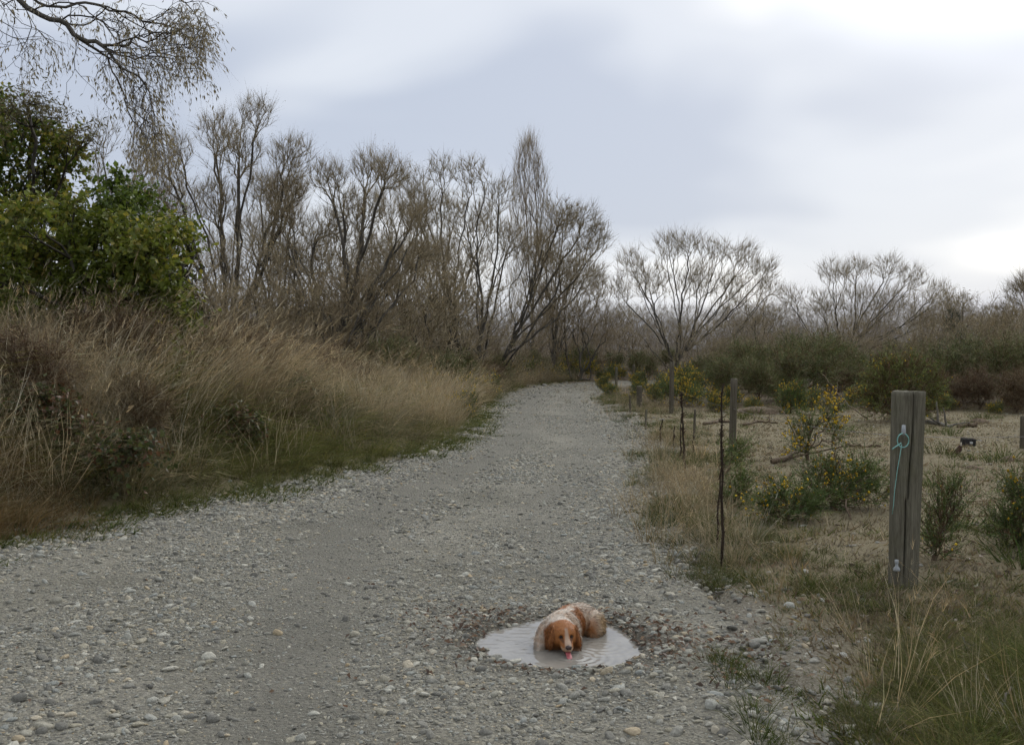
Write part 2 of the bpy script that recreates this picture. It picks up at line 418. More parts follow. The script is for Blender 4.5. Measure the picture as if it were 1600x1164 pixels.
# ------------------------------------------------------------------ scatter of prototypes (only for what cannot be counted)
def proto_collection(name, meshes):
    c = bpy.data.collections.new(name)
    for i, me in enumerate(meshes):
        c.objects.link(bpy.data.objects.new('%s_%02d' % (name, i), me))
    return c
def scatter(name, pts, rot, scl, pick, coll, parent=None):
    me = bpy.data.meshes.new(name)
    n = len(pts)
    me.vertices.add(n); me.vertices.foreach_set('co', np.asarray(pts, np.float32).ravel())
    for nm, v in (('rot', rot), ('scl', scl)):
        a = me.attributes.new(nm, 'FLOAT_VECTOR', 'POINT'); a.data.foreach_set('vector', np.asarray(v, np.float32).ravel())
    a = me.attributes.new('pick', 'INT', 'POINT'); a.data.foreach_set('value', np.asarray(pick, np.int32))
    o = add(name, me, parent)
    ng = bpy.data.node_groups.new(name, 'GeometryNodeTree')
    ng.interface.new_socket('Geometry', in_out='INPUT', socket_type='NodeSocketGeometry')
    ng.interface.new_socket('Geometry', in_out='OUTPUT', socket_type='NodeSocketGeometry')
    gi = ng.nodes.new('NodeGroupInput'); go = ng.nodes.new('NodeGroupOutput')
    ip = ng.nodes.new('GeometryNodeInstanceOnPoints'); ip.inputs['Pick Instance'].default_value = True
    ci = ng.nodes.new('GeometryNodeCollectionInfo'); ci.inputs['Collection'].default_value = coll
    ci.inputs['Separate Children'].default_value = True; ci.inputs['Reset Children'].default_value = True
    def na(nm, t):
        q = ng.nodes.new('GeometryNodeInputNamedAttribute'); q.data_type = t; q.inputs['Name'].default_value = nm
        return [s for s in q.outputs if s.enabled and s.name == 'Attribute'][0]
    er = ng.nodes.new('FunctionNodeEulerToRotation')
    L = ng.links.new
    L(na('rot', 'FLOAT_VECTOR'), er.inputs[0]); L(er.outputs[0], ip.inputs['Rotation'])
    L(na('scl', 'FLOAT_VECTOR'), ip.inputs['Scale']); L(na('pick', 'INT'), ip.inputs['Instance Index'])
    L(gi.outputs[0], ip.inputs['Points']); L(ci.outputs[0], ip.inputs['Instance']); L(ip.outputs[0], go.inputs[0])
    md = o.modifiers.new('scatter', 'NODES'); md.node_group = ng
    return o

# ------------------------------------------------------------------ stones
def stone_mat():
    m, nt, b, out = mat_new('river_stone')
    oi = N(nt, 'ShaderNodeObjectInfo')
    c = obj_coord(nt)
    base = ramp(nt, oi.outputs['Random'], [(0.0, (0.150, 0.147, 0.132)), (0.25, (0.255, 0.250, 0.220)), (0.5, (0.352, 0.345, 0.302)), (0.68, (0.390, 0.360, 0.279)),
                                           (0.8, (0.300, 0.316, 0.299)), (0.92, (0.540, 0.522, 0.449)), (1.0, (0.435, 0.345, 0.218))])
    n1 = noise(nt, 2.5, 5, c, 0.7)
    cc = mixc(nt, 1.0, base, ramp(nt, n1, [(0.3, (0.65, 0.64, 0.62)), (0.7, (1.15, 1.15, 1.13))]), 'MULTIPLY')
    nt.links.new(cc, b.inputs['Base Color'])
    b.inputs['Roughness'].default_value = 0.8; b.inputs['Specular IOR Level'].default_value = 0.2
    bump(nt, b, n1, 0.4, 0.1)
    return m
M_STONE = stone_mat()
def ico(sub):
    bm = bmesh.new(); bmesh.ops.create_icosphere(bm, subdivisions=sub, radius=1.0)
    V = np.array([v.co[:] for v in bm.verts]); T = np.array([[v.index for v in f.verts] for f in bm.faces]); bm.free()
    return V, T
def rock_mesh(name, seed, sub=2, angular=0.5):
    r = R(seed); V, T = ico(sub)
    for k in range(7):                  # knock flats off it
        n_ = unit(r.normal(size=3)); h = r.uniform(0.5, 0.85)
        d = V @ n_
        V = V - np.outer(np.maximum(d - h, 0) * r.uniform(angular, 1), n_)
    V = V * (1 + 0.10 * r.normal(size=(len(V), 1)) * 0.6)
    V = V * np.array([1.0, r.uniform(0.55, 0.9), r.uniform(0.3, 0.6)])
    return mesh(name, V, [T], M_STONE, None, True)
ROCKS = [rock_mesh('stone', 100 + i) for i in range(10)]
C_ROCK = proto_collection('stone_shape', ROCKS)

r = R(5)
def stone_field():
    P_, S_ = [], []
    # near road: dense small gravel, thinner in the wheel tracks
    for (n, y0, y1, lo, hi) in ((90000, 3.4, 9.5, 0.005, 0.014), (38000, 3.4, 13, 0.009, 0.022), (8000, 3.4, 15, 0.02, 0.046),
                                (42000, 9.5, 24, 0.008, 0.019), (9000, 20, 52, 0.016, 0.034), (1500, 14, 52, 0.022, 0.042)):
        if y0 < 20:
            y = r.uniform(y0, y1, n)
        else:
            y = r.uniform(y0, y1, n)
        k = np.searchsorted(ROAD[:, 1], y).clip(1, len(ROAD) - 1)
        f = (y - ROAD[k - 1, 1]) / np.maximum(ROAD[k, 1] - ROAD[k - 1, 1], 1e-6)
        cx = ROAD[k - 1, 0] * (1 - f) + ROAD[k, 0] * f
        x = cx + ROAD[k, 2] * r.uniform(-1.12, 1.1, n) * np.where(y > 43, 2.0, 1.0)
        s, lat, hw = road_coords(x, y); t = lat / hw
        track = wheel_tracks(t, y, hw)
        dens = (1 - (0.93 if lo > 0.006 else 0.75) * track) * (0.18 + 1.05 * sstep(0.36, 0.62, fbm(x * 1.0, y * 0.8, 51, 4)))
        dens = dens * np.where(np.abs(t) > 1.0, 0.5, 1.0) * (1 + 0.8 * sstep(-0.5, -0.75, t) * (y < 12)) * (1 + 0.5 * sstep(0.2, 0.5, t) * (y < 7))
        dens = dens + 0.6 * sstep(0.8, 0.3, np.abs(puddle_r(x, y) - 1.45)) * (lo > 0.01)
        keep = r.uniform(size=n) < np.clip(dens, 0, 1)
        keep &= (np.abs(t) < 1.12)
        keep &= (puddle_r(x, y) > 1.02) | (r.uniform(size=n) < 0.004)
        keep &= np.abs(x / y) < 0.56
        x, y = x[keep], y[keep]
        sz = lo + (hi - lo) * r.beta(1.2, 3.0, keep.sum())
        P_.append(np.stack([x, y], 1)); S_.append(sz)
    # stones thrown to the verges
    for (n, side, y0, y1, lo, hi, w) in ((2600, -1, 5, 24, 0.016, 0.05, 0.55), (2600, 1, 3.5, 24, 0.014, 0.048, 0.75), (500, -1, 24, 46, 0.03, 0.08, 0.7)):
        y = r.uniform(y0, y1, n)
        k = np.searchsorted(ROAD[:, 1], y).clip(1, len(ROAD) - 1)
        x = ROAD[k, 0] + side * (ROAD[k, 2] + r.normal(-0.05, w * 0.5, n))
        P_.append(np.stack([x, y], 1)); S_.append(lo + (hi - lo) * r.beta(1.1, 3.2, n))
    # stray stones in the pasture
    x = r.uniform(1.5, 12, 900); y = r.uniform(5, 26, 900)
    P_.append(np.stack([x, y], 1)); S_.append(r.uniform(0.012, 0.035, 900))
    return np.concatenate(P_), np.concatenate(S_)
SP, SS = stone_field()
# a few big ones that the photograph shows singly: pixel, half length in metres
BIG = [(1182, 1016, .055), (1160, 1020, .03), (1047, 935, .042), (1040, 920, .04), (1030, 922, .028), (870, 1056, .03), (790, 1040, .042), (745, 1060, .034),
       (738, 1038, .03), (700, 1043, .03), (1023, 1085, .036), (947, 1052, .045), (960, 1078, .032), (515, 1034, .02), (345, 1140, .03), (360, 1115, .026),
       (470, 1147, .032), (457, 1148, .03), (490, 1110, .035), (88, 940, .05), (68, 1135, .046), (30, 1095, .052), (45, 1066, .04), (180, 1118, .04), (216, 1145, .028),
       (12, 1120, .04), (565, 970, .03), (640, 985, .03), (30, 858, .06), (120, 870, .05), (190, 843, .05), (250, 805, .05), (300, 806, .045), (370, 772, .05), (340, 788, .045),
       (487, 757, .075), (512, 735, .08), (538, 737, .065), (556, 746, .055), (575, 741, .07), (624, 714, .08), (675, 712, .09), (592, 730, .06), (610, 740, .05),
       (662, 722, .06), (1012, 868, .045), (1008, 855, .05), (1010, 842, .035), (960, 890, .03), (920, 895, .03), (1100, 1000, .03), (1145, 1100, .03), (1215, 1080, .035),
       (1225, 1135, .04), (1255, 1125, .045), (1340, 1120, .04), (1290, 1150, .04), (1170, 925, .03), (1270, 1092, .028), (1325, 1075, .03), (1180, 940, .03), (1145, 965, .02),
       (1130, 1150, .03), (1030, 1130, .028), (600, 1110, .04), (820, 1132, .03), (760, 1120, .025), (660, 1130, .03), (700, 1095, .03), (1010, 960, .025), (590, 1070, .024),
       (975, 620, .1), (1035, 660, .1), (850, 604, .14), (905, 602, .14), (835, 606, .12), (880, 603, .1)]
bp = np.array([G(a, b)[:2] for a, b, _ in BIG]); bs = np.array([c for *_, c in BIG])
SP = np.concatenate([bp, SP]); SS = np.concatenate([bs, SS])
rcs = road_coords(SP[:, 0], SP[:, 1])
SZ = np.maximum(road_z(SP[:, 0], SP[:, 1], *rcs) - 10 * (np.abs(rcs[1]) > rcs[2] * 1.07), ground_z(SP[:, 0], SP[:, 1], rcs))
SPT = np.column_stack([SP, SZ + SS * 0.07])
SROT = np.column_stack([r.normal(0, 0.22, len(SP)), r.normal(0, 0.22, len(SP)), r.uniform(0, 6.283, len(SP))])
SSC = SS[:, None] * np.stack([r.uniform(0.85, 1.25, len(SP)), r.uniform(0.8, 1.1, len(SP)), r.uniform(0.75, 1.15, len(SP))], 1)
SPK = r.integers(0, len(ROCKS), len(SP))
seen = SS / SP[:, 1] * ((np.abs(SP[:, 0] / SP[:, 1]) < 0.485) & (SP[:, 1] > 4.02))
seen[:len(BIG)] += 1
order = np.argsort(-seen)
for i in order[:300]:
    o = add('stone', ROCKS[SPK[i]], gravel_road, SPT[i])
    o.rotation_euler = SROT[i]; o.scale = SSC[i]
rest = order[300:]
g = scatter('gravel', SPT[rest], SROT[rest], SSC[rest], SPK[rest], C_ROCK, gravel_road)
tag(g, kind='stuff')

# ------------------------------------------------------------------ blades, tufts and grass
def ribbons(base, dirs, L, W, bend, col0, col1, rng, seg=3, V0=0):
    """tapering curved blades: base (n,3), dirs (n,3), lengths, widths, bend vectors (n,3); returns verts, tris, colours"""
    n = len(base)
    side = unit(np.cross(dirs, rng.normal(size=(n, 3))))
    ts = np.linspace(0, 1, seg + 1)
    V, C = [], []
    for k, t in enumerate(ts):
        p = base + dirs * (L * t)[:, None] + bend * (L * t * t)[:, None]
        w = (W * (1 - t) ** 0.7)[:, None] * 0.5
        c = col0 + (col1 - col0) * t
        if k < seg:
            V += [p - side * w, p + side * w]; C += [c, c]
        else:
            V += [p]; C += [c]
    V = np.stack(V, 1); C = np.stack(C, 1)          # n, 2*seg+1, 3
    m = 2 * seg + 1
    T = []
    for k in range(seg - 1):
        a = 2 * k; T += [(a, a + 1, a + 3), (a, a + 3, a + 2)]
    a = 2 * (seg - 1); T += [(a, a + 1, a + 2)]
    T = (np.arange(n)[:, None, None] * m + np.array(T)[None]).reshape(-1, 3) + V0
    return V.reshape(-1, 3), T, C.reshape(-1, 3)
class Soup:
    def __init__(s): s.V, s.T, s.C, s.n = [], [], [], 0
    def add(s, V, T, C):
        s.V.append(V); s.T.append(T + s.n); s.C.append(C * np.ones((len(V), 1)) if np.ndim(C) == 2 else np.tile(C, (len(V), 1))); s.n += len(V)
    def mesh(s, name, mat, smooth=True):
        return mesh(name, np.concatenate(s.V), [np.concatenate(s.T)], mat, np.concatenate(s.C), smooth)
def pick_cols(rng, n, cols, jit=0.18):
    c = np.array(cols, float)[rng.integers(0, len(cols), n)]
    return c * (1 + jit * rng.normal(size=(n, 1))).clip(0.4, 1.7)
def tuft(name, seed, n, rad, L, W, lean, bend, cols0, cols1, heads=0, mat=None, droop=0.0, seg=2):
    rng = R(seed); so = Soup()
    a = rng.uniform(0, 6.283, n); q = rad * np.sqrt(rng.uniform(size=n))
    base = np.stack([q * np.cos(a), q * np.sin(a), np.full(n, -0.03)], 1)
    out = np.stack([np.cos(a), np.sin(a), 0 * a], 1) + 0.6 * rng.normal(size=(n, 3)) * np.array([1, 1, 0])
    d = unit(np.array([0, 0, 1.0]) + out * (lean * rng.uniform(0.2, 1.2, n))[:, None])
    b = out * (bend * rng.uniform(0.3, 1.2, n))[:, None] + np.array([0, 0, -1.0]) * (droop * rng.uniform(0.5, 1.2, n))[:, None]
    Ls = rng.uniform(L[0], L[1], n)
    so.add(*ribbons(base, d, Ls, np.full(n, W) * rng.uniform(0.7, 1.3, n), b, pick_cols(rng, n, cols0), pick_cols(rng, n, cols1), rng, seg))
    if heads:
        j = rng.integers(0, n, heads)
        tip = base[j] + d[j] * (Ls[j] * 0.97)[:, None] + b[j] * (Ls[j] * 0.94)[:, None]
        for k in range(2):
            so.add(*ribbons(tip - d[j] * 0.1 * k * 0.5, unit(d[j] + b[j] * 1.6 + 0.22 * rng.normal(size=(heads, 3))), rng.uniform(0.06, 0.14, heads), np.full(heads, 0.006),
                            b[j], pick_cols(rng, heads, cols1), pick_cols(rng, heads, cols1), rng, 1))
    return np.concatenate(so.V), np.concatenate(so.T), np.concatenate(so.C)
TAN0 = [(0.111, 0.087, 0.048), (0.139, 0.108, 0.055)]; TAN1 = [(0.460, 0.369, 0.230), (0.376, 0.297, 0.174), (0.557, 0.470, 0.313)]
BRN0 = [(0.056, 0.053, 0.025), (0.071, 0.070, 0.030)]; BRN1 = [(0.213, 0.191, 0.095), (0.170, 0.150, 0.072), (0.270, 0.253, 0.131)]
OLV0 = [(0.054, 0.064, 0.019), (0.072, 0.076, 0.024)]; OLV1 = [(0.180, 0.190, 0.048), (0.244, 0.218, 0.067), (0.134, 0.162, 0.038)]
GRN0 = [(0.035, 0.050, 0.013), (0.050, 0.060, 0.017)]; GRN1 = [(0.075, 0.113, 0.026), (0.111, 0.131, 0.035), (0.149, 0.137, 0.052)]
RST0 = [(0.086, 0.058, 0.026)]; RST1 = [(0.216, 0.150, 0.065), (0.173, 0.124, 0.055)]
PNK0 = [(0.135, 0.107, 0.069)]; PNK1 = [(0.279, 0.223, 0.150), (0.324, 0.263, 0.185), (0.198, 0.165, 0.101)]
TUFTS = []
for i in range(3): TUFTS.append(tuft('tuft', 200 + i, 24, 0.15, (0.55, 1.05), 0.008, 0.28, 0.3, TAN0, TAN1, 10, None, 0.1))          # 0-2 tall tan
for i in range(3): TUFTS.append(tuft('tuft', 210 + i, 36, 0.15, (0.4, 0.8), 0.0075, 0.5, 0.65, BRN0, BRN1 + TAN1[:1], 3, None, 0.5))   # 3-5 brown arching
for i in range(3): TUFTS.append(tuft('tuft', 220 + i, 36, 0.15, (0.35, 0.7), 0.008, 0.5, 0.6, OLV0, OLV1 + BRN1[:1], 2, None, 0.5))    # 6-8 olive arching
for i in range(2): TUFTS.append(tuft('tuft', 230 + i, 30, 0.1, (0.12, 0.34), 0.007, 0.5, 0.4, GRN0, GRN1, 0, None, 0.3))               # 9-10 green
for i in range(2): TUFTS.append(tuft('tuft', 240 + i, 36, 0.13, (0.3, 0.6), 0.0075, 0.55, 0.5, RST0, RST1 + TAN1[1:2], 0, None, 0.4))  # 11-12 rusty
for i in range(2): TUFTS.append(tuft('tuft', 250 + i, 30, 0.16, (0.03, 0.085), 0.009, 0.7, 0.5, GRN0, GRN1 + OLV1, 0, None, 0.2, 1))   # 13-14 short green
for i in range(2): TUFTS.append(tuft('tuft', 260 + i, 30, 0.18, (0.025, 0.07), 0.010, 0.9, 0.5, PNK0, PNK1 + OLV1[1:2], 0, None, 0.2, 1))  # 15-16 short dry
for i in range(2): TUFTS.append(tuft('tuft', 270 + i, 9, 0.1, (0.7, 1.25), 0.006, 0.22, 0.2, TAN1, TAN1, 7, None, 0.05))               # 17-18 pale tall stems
def bake_tufts(name, pts, rot, scl, pick, rng, label, vary=0.3, lean=None):
    """every tuft turned, scaled and toned for itself, all joined into one mesh"""
    so = Soup()
    for k, (V, T, C) in enumerate(TUFTS):
        i = np.where(pick == k)[0]
        if not len(i): continue
        cx, sx, cy, sy, cz, sz = [f(rot[i, a]) for a in range(3) for f in (np.cos, np.sin)]
        M = np.empty((len(i), 3, 3))
        M[:, 0] = np.stack([cz * cy, cz * sy * sx - sz * cx, cz * sy * cx + sz * sx], 1)
        M[:, 1] = np.stack([sz * cy, sz * sy * sx + cz * cx, sz * sy * cx - cz * sx], 1)
        M[:, 2] = np.stack([-sy, cy * sx, cy * cx], 1)
        W_ = np.einsum('nij,mj->nmi', M, V) * scl[i][:, None, :]
        if lean is not None: W_[..., :2] += lean[i][:, None, :] * W_[..., 2:3] * (0.5 + W_[..., 2:3])
        W_ = W_ + pts[i][:, None, :]
        tone = rng.uniform(1 - vary, 1 + vary, (len(i), 1, 1)) * (1 + np.array([0.08, 0, -0.12]) * rng.normal(size=(len(i), 1, 1)) * 0.7)
        so.add(W_.reshape(-1, 3), (np.arange(len(i))[:, None, None] * len(V) + T[None]).reshape(-1, 3), (C[None] * tone).reshape(-1, 3).clip(0.005, 0.8))
    return tag(add(name, so.mesh(name, M_GRASS)), label, 'grass', None, 'stuff')
def place_tufts(name, xy, pick, smin, smax, rng, label, tilt=0.12, dz=0.0):
    n = len(xy); rcx = road_coords(xy[:, 0], xy[:, 1])
    z = ground_z(xy[:, 0], xy[:, 1], rcx)
    z = np.maximum(z, np.where(np.abs(rcx[1]) < rcx[2] * 1.07, road_z(xy[:, 0], xy[:, 1], *rcx), -9))
    s = rng.uniform(smin, smax, n)
    return bake_tufts(name, np.column_stack([xy, z + dz]), np.column_stack([rng.normal(0, tilt, n), rng.normal(0, tilt, n), rng.uniform(0, 6.283, n)]),
                      np.column_stack([s, s, s * rng.uniform(0.85, 1.15, n)]), pick, rng, label)
# the bank on the left
r = R(7)
n = 14500
y = 5.2 + 42 * r.uniform(size=n) ** 1.9
k = np.searchsorted(ROAD[:, 1], y).clip(1, len(ROAD) - 1)
u = r.uniform(0, 1, n) ** 0.9 * np.interp(y, [5, 12, 25, 50], [4.2, 4.6, 6.5, 9])
x = ROAD[k, 0] - ROAD[k, 2] - u
keep = (x / y > -0.62)
x, y, u = x[keep], y[keep], u[keep]
s, lat, hw = road_coords(x, y); u = -lat - hw
eb = u + 0.45 * (fbm(x * 1.1, y * 1.1, 25, 4) - 0.5)
keep = eb > 0.0
keep &= r.uniform(size=len(x)) < np.interp(eb, [0.0, 0.25, 0.6], [0.35, 0.9, 1.0]) * np.where(eb < 1.2, 1.0, 0.25 + 0.75 * sstep(0.3, 0.5, fbm(x * 1.5, y * 1.5, 83, 3)))
x, y, u, eb = x[keep], y[keep], u[keep], eb[keep]
n = len(x)
patch = fbm(x * 0.9, y * 0.9, 61, 4); patch2 = fbm(x * 0.5 + 9, y * 0.5, 62, 3)
up_ = sstep(0.9, 3.2, eb)                                    # drier towards the top of the bank
q = r.uniform(size=n) * 0.3 + (patch - 0.5) * 1.9 + 0.27 + 0.42 * np.maximum(up_, sstep(14, 19, y)) - 0.06
pick = np.where(q < 0.42, r.integers(6, 9, n), np.where(q < 0.68, r.integers(3, 6, n), r.integers(0, 3, n)))
pick = np.where((eb < 0.34), np.where(r.uniform(size=n) < 0.55, r.integers(9, 11, n), r.integers(6, 9, n)), pick)
pick = np.where((patch2 > 0.55) & (y < 12) & (r.uniform(size=n) < 0.15), r.integers(11, 13, n), pick)
pick = np.where((x < -0.40 * y) & (y < 9.5) & (eb < 1.5) & (r.uniform(size=n) < 0.7), r.integers(11, 13, n), pick)
pick = np.where((r.uniform(size=n) < 0.1) & (eb > 0.5), r.integers(17, 19, n), pick)
small = np.interp(eb, [0.0, 0.6, 1.4], [0.35, 0.75, 1.0])
rcx = road_coords(x, y); z = ground_z(x, y, rcx)
sc_ = r.uniform(0.7, 1.1, n) * small * (0.62 + 0.76 * fbm(x * 1.7, y * 1.7, 68, 3))
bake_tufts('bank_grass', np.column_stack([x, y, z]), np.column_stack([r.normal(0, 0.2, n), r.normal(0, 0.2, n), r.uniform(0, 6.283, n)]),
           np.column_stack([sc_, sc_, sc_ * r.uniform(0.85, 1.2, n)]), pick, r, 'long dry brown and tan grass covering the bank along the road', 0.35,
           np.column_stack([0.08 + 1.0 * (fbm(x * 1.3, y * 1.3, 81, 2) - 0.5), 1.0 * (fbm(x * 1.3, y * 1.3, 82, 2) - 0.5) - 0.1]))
def tussock(px, d, kinds, m, spread, smin, smax, lean, seed, label):
    """one tussock that stands out from the rest of the bank"""
    rng = R(seed); c = gxyz = np.array([(px - 800) / F * d, d]); z0 = float(ground_z(c[:1], c[1:2])[0])
    xy = rng.normal(0, spread, (m, 2)); zz = ground_z(xy[:, 0] + c[0], xy[:, 1] + c[1]) - z0; sc2 = rng.uniform(smin, smax, m)
    o = bake_tufts('grass_tussock', np.column_stack([xy, zz]), np.column_stack([rng.normal(0, 0.1, m), rng.normal(0, 0.1, m), rng.uniform(0, 6.283, m)]), np.column_stack([sc2] * 3),
                   rng.choice(kinds, m), rng, label, 0.2, np.tile(lean, (m, 1)))
    o.location = (c[0], c[1], z0); del o['kind']; o['category'] = 'grass'; o['group'] = 'tussocks on the bank'
tussock(282, 12.3, [17, 18, 0], 26, 0.16, 0.85, 1.1, (0.4, 0), 91, 'pale straw tussock leaning over in the middle of the bank')
tussock(95, 11.4, [17, 18, 0, 1], 26, 0.24, 0.8, 1.05, (0.1, 0), 92, 'tall pale seeding tussock under the green bush near the left edge')
tussock(190, 12.2, [17, 0, 1], 18, 0.25, 0.75, 1.0, (-0.15, 0), 93, 'upright pale tussock on the crest below the green bush')
tussock(45, 8.35, [11, 12], 34, 0.26, 0.7, 1.0, (0.2, -0.1), 94, 'rusty orange tussock at the foot of the bank by the left edge')
tussock(375, 12.6, [6, 7, 8], 26, 0.3, 0.8, 1.1, (0.3, 0), 95, 'dark olive tussock low on the bank')
tussock(600, 18.5, [17, 0], 22, 0.5, 0.8, 1.0, (0.15, 0), 96, 'bleached stand of seed stems near the far end of the bank')
# foot of the bank: short green
n = 3600
y = 5 + 25 * r.uniform(size=n) ** 1.4; k = np.searchsorted(ROAD[:, 1], y)
x = ROAD[k, 0] - ROAD[k, 2] + r.normal(-0.16, 0.22, n)
keep = fbm(x * 2.2, y * 2.2, 65, 3) > 0.5
place_tufts('short_grass', np.column_stack([x, y])[keep], r.integers(13, 15, keep.sum()), 0.7, 1.5, r, 'short green grass creeping over the stones below the bank')
# right verge
n = 5000
y = 3.6 + 30 * r.uniform(size=n) ** 1.6; k = np.searchsorted(ROAD[:, 1], y)
x = ROAD[k, 0] + ROAD[k, 2] + r.normal(0.42, 0.42, n)
f = fbm(x * 1.5, y * 1.5, 66, 4)
keep = (f > 0.44) & (x - ROAD[k, 0] - ROAD[k, 2] > -0.25)
x, y, f = x[keep], y[keep], f[keep]; n = len(x)
pick = np.where(f > 0.56, r.integers(9, 11, n), r.integers(13, 15, n))
pick = np.where((r.uniform(size=n) < 0.25), r.integers(15, 17, n), pick)
place_tufts('verge_grass', np.column_stack([x, y]), pick, 0.3, 0.6, r, 'patchy green grass between the road edge and the fence')
# tall dry strip below the fence
cl = [(1085, 800, .28, 60), (1060, 760, .25, 50), (1100, 850, .22, 45), (1050, 720, .3, 40), (1040, 690, .3, 40), (1000, 650, .5, 40), (975, 630, .6, 40), (1110, 900, .2, 14), (960, 610, .8, 40), (1020, 640, .5, 30)]
X_ = []
for px, py, sp, m in cl:
    c = G(px, py); X_.append(np.column_stack([r.normal(c[0], sp, m), r.normal(c[1], sp * 2.2, m)]))
xy = np.concatenate(X_); n = len(xy)
pick = r.choice([0, 1, 2, 3, 4, 17], n)
place_tufts('fence_grass', xy, pick, 0.24, 0.5, r, 'strip of pale dry grass standing along the fence line')
# pasture
n = 13000
y = 4.5 + 23 * r.uniform(size=n) ** 1.25; x = 1.0 + r.uniform(0, 0.55, n) * y
s, lat, hw = road_coords(x, y); keep = (lat - hw > 0.45)
x, y = x[keep], y[keep]; n = len(x)
f = fbm(x * 0.8, y * 0.8, 67, 4)
keep = r.uniform(size=n) < 0.4 + f
x, y, f = x[keep], y[keep], f[keep]; n = len(x)
pick = np.where((f > 0.6) & (r.uniform(size=n) < 0.5), r.integers(13, 15, n), r.integers(15, 17, n))
pick = np.where((f > 0.63) & (r.uniform(size=n) < 0.08), r.integers(9, 11, n), pick)
place_tufts('pasture_grass', np.column_stack([x, y]), pick, 0.6, 1.5, r, 'short dry tan turf of the pasture behind the fence')
# rank growth at the near right corner
n = 2600
px = 1180 + 480 * r.uniform(size=n); py = 915 + 345 * r.uniform(size=n)
pts = np.array([G(a_, b_) for a_, b_ in zip(px, py)])
clump = fbm(pts[:, 0] * 3.0, pts[:, 1] * 2.2, 69, 3)
keep = ((px - 1215) > (py - 930) * 0.35 + 70 * r.normal(size=n)) & (clump + 0.25 * r.uniform(size=n) > 0.52 - 0.35 * sstep(1300, 1550, px))
px, py, clump = px[keep], py[keep], clump[keep]
xy = pts[keep, :2]; n = len(xy)
wet = sstep(1260, 1540, px) * sstep(950, 1060, py)
q = r.uniform(size=n)
pick = np.where(q < 0.32 * wet + 0.06, r.integers(6, 9, n), np.where(q < 0.35 + 0.45 * wet, r.integers(9, 11, n), np.where(q < 0.55 + 0.3 * wet, r.integers(3, 6, n), np.where(q < 0.8, r.integers(13, 15, n), r.integers(15, 17, n)))))
rcx = road_coords(xy[:, 0], xy[:, 1]); z = ground_z(xy[:, 0], xy[:, 1], rcx)
sc_ = np.where(pick >= 9, 1.0, 0.5) * r.uniform(0.5, 1.0, n) * (0.36 + 0.55 * wet) * (0.5 + 0.95 * clump)
sc_ = np.where(pick >= 13, 0.9, sc_)
bake_tufts('rank_grass', np.column_stack([xy, z]), np.column_stack([r.normal(0, 0.2, n), r.normal(0, 0.2, n), r.uniform(0, 6.283, n)]), np.column_stack([sc_] * 3), pick, r,
           'rank dark green and brown grass in the near corner beside the road')
n = 14
xy = np.array([G(a_, b_)[:2] for a_, b_ in zip(r.uniform(1330, 1640, n), r.uniform(960, 1200, n))])
place_tufts('seed_stem', xy, r.integers(17, 19, n), 0.3, 0.5, r, 'thin pale seed stems rising from the rank grass', 0.3)

# fallen leaves round the puddle
def leaf_litter():
    r = R(9); so = Soup()
    spots = [(715, 968, .16, .12, 150), (760, 985, .1, .08, 60), (985, 985, .12, .12, 130), (1040, 1005, .2, .12, 150), (1110, 1020, .22, .12, 160), (1150, 1040, .15, .1, 70), (800, 962, .16, .07, 90),
             (730, 1010, .09, .1, 60), (960, 970, .1, .1, 60), (1200, 960, .2, .2, 50), (860, 1045, .25, .03, 30), (700, 1000, .5, .6, 60), (1240, 1080, .2, .4, 50), (1190, 900, .3, .5, 50), (300, 980, 1.2, 1.0, 40)]
    for px, py, sx, sy, m in spots:
        m = int(m * 0.85); c = G(px, py); x = r.normal(c[0], sx, m); y = r.normal(c[1], sy * 1.6, m)
        k_ = (puddle_r(x, y) > 1.0); x, y = x[k_], y[k_]; m = len(x)
        z = np.maximum(road_z(x, y), ground_z(x, y)) + r.uniform(0.004, 0.016, m)
        p = np.stack([x, y, z], 1); a = r.uniform(0, 6.283, m)
        L_ = r.uniform(0.008, 0.022, m)[:, None]; W_ = L_ * r.uniform(0.3, 0.6, m)[:, None]
        d = np.stack([np.cos(a), np.sin(a), r.normal(0, 0.35, m)], 1); sd = unit(np.cross(d, np.array([0, 0, 1.0]) + 0.5 * r.normal(size=(m, 3))))
        lift = np.array([0, 0, 1.0]) * r.uniform(0.0, 0.012, m)[:, None]
        V = np.stack([p - d * L_, p + sd * W_ + lift, p + d * L_, p - sd * W_ + lift], 1).reshape(-1, 3)
        T = (np.arange(m)[:, None, None] * 4 + np.array([(0, 1, 2), (0, 2, 3)])[None]).reshape(-1, 3)
        c_ = pick_cols(r, m, [(0.16, 0.095, 0.06), (0.2, 0.13, 0.085), (0.12, 0.078, 0.055), (0.28, 0.2, 0.135), (0.1, 0.07, 0.05)])
        so.add(V, T, np.repeat(c_, 4, 0))
    return so.mesh('leaf_litter', M_LEAF, False)
tag(add('leaf_litter', leaf_litter()), 'fallen brown leaves drifted round the rim of the puddle', 'leaves', None, 'stuff')

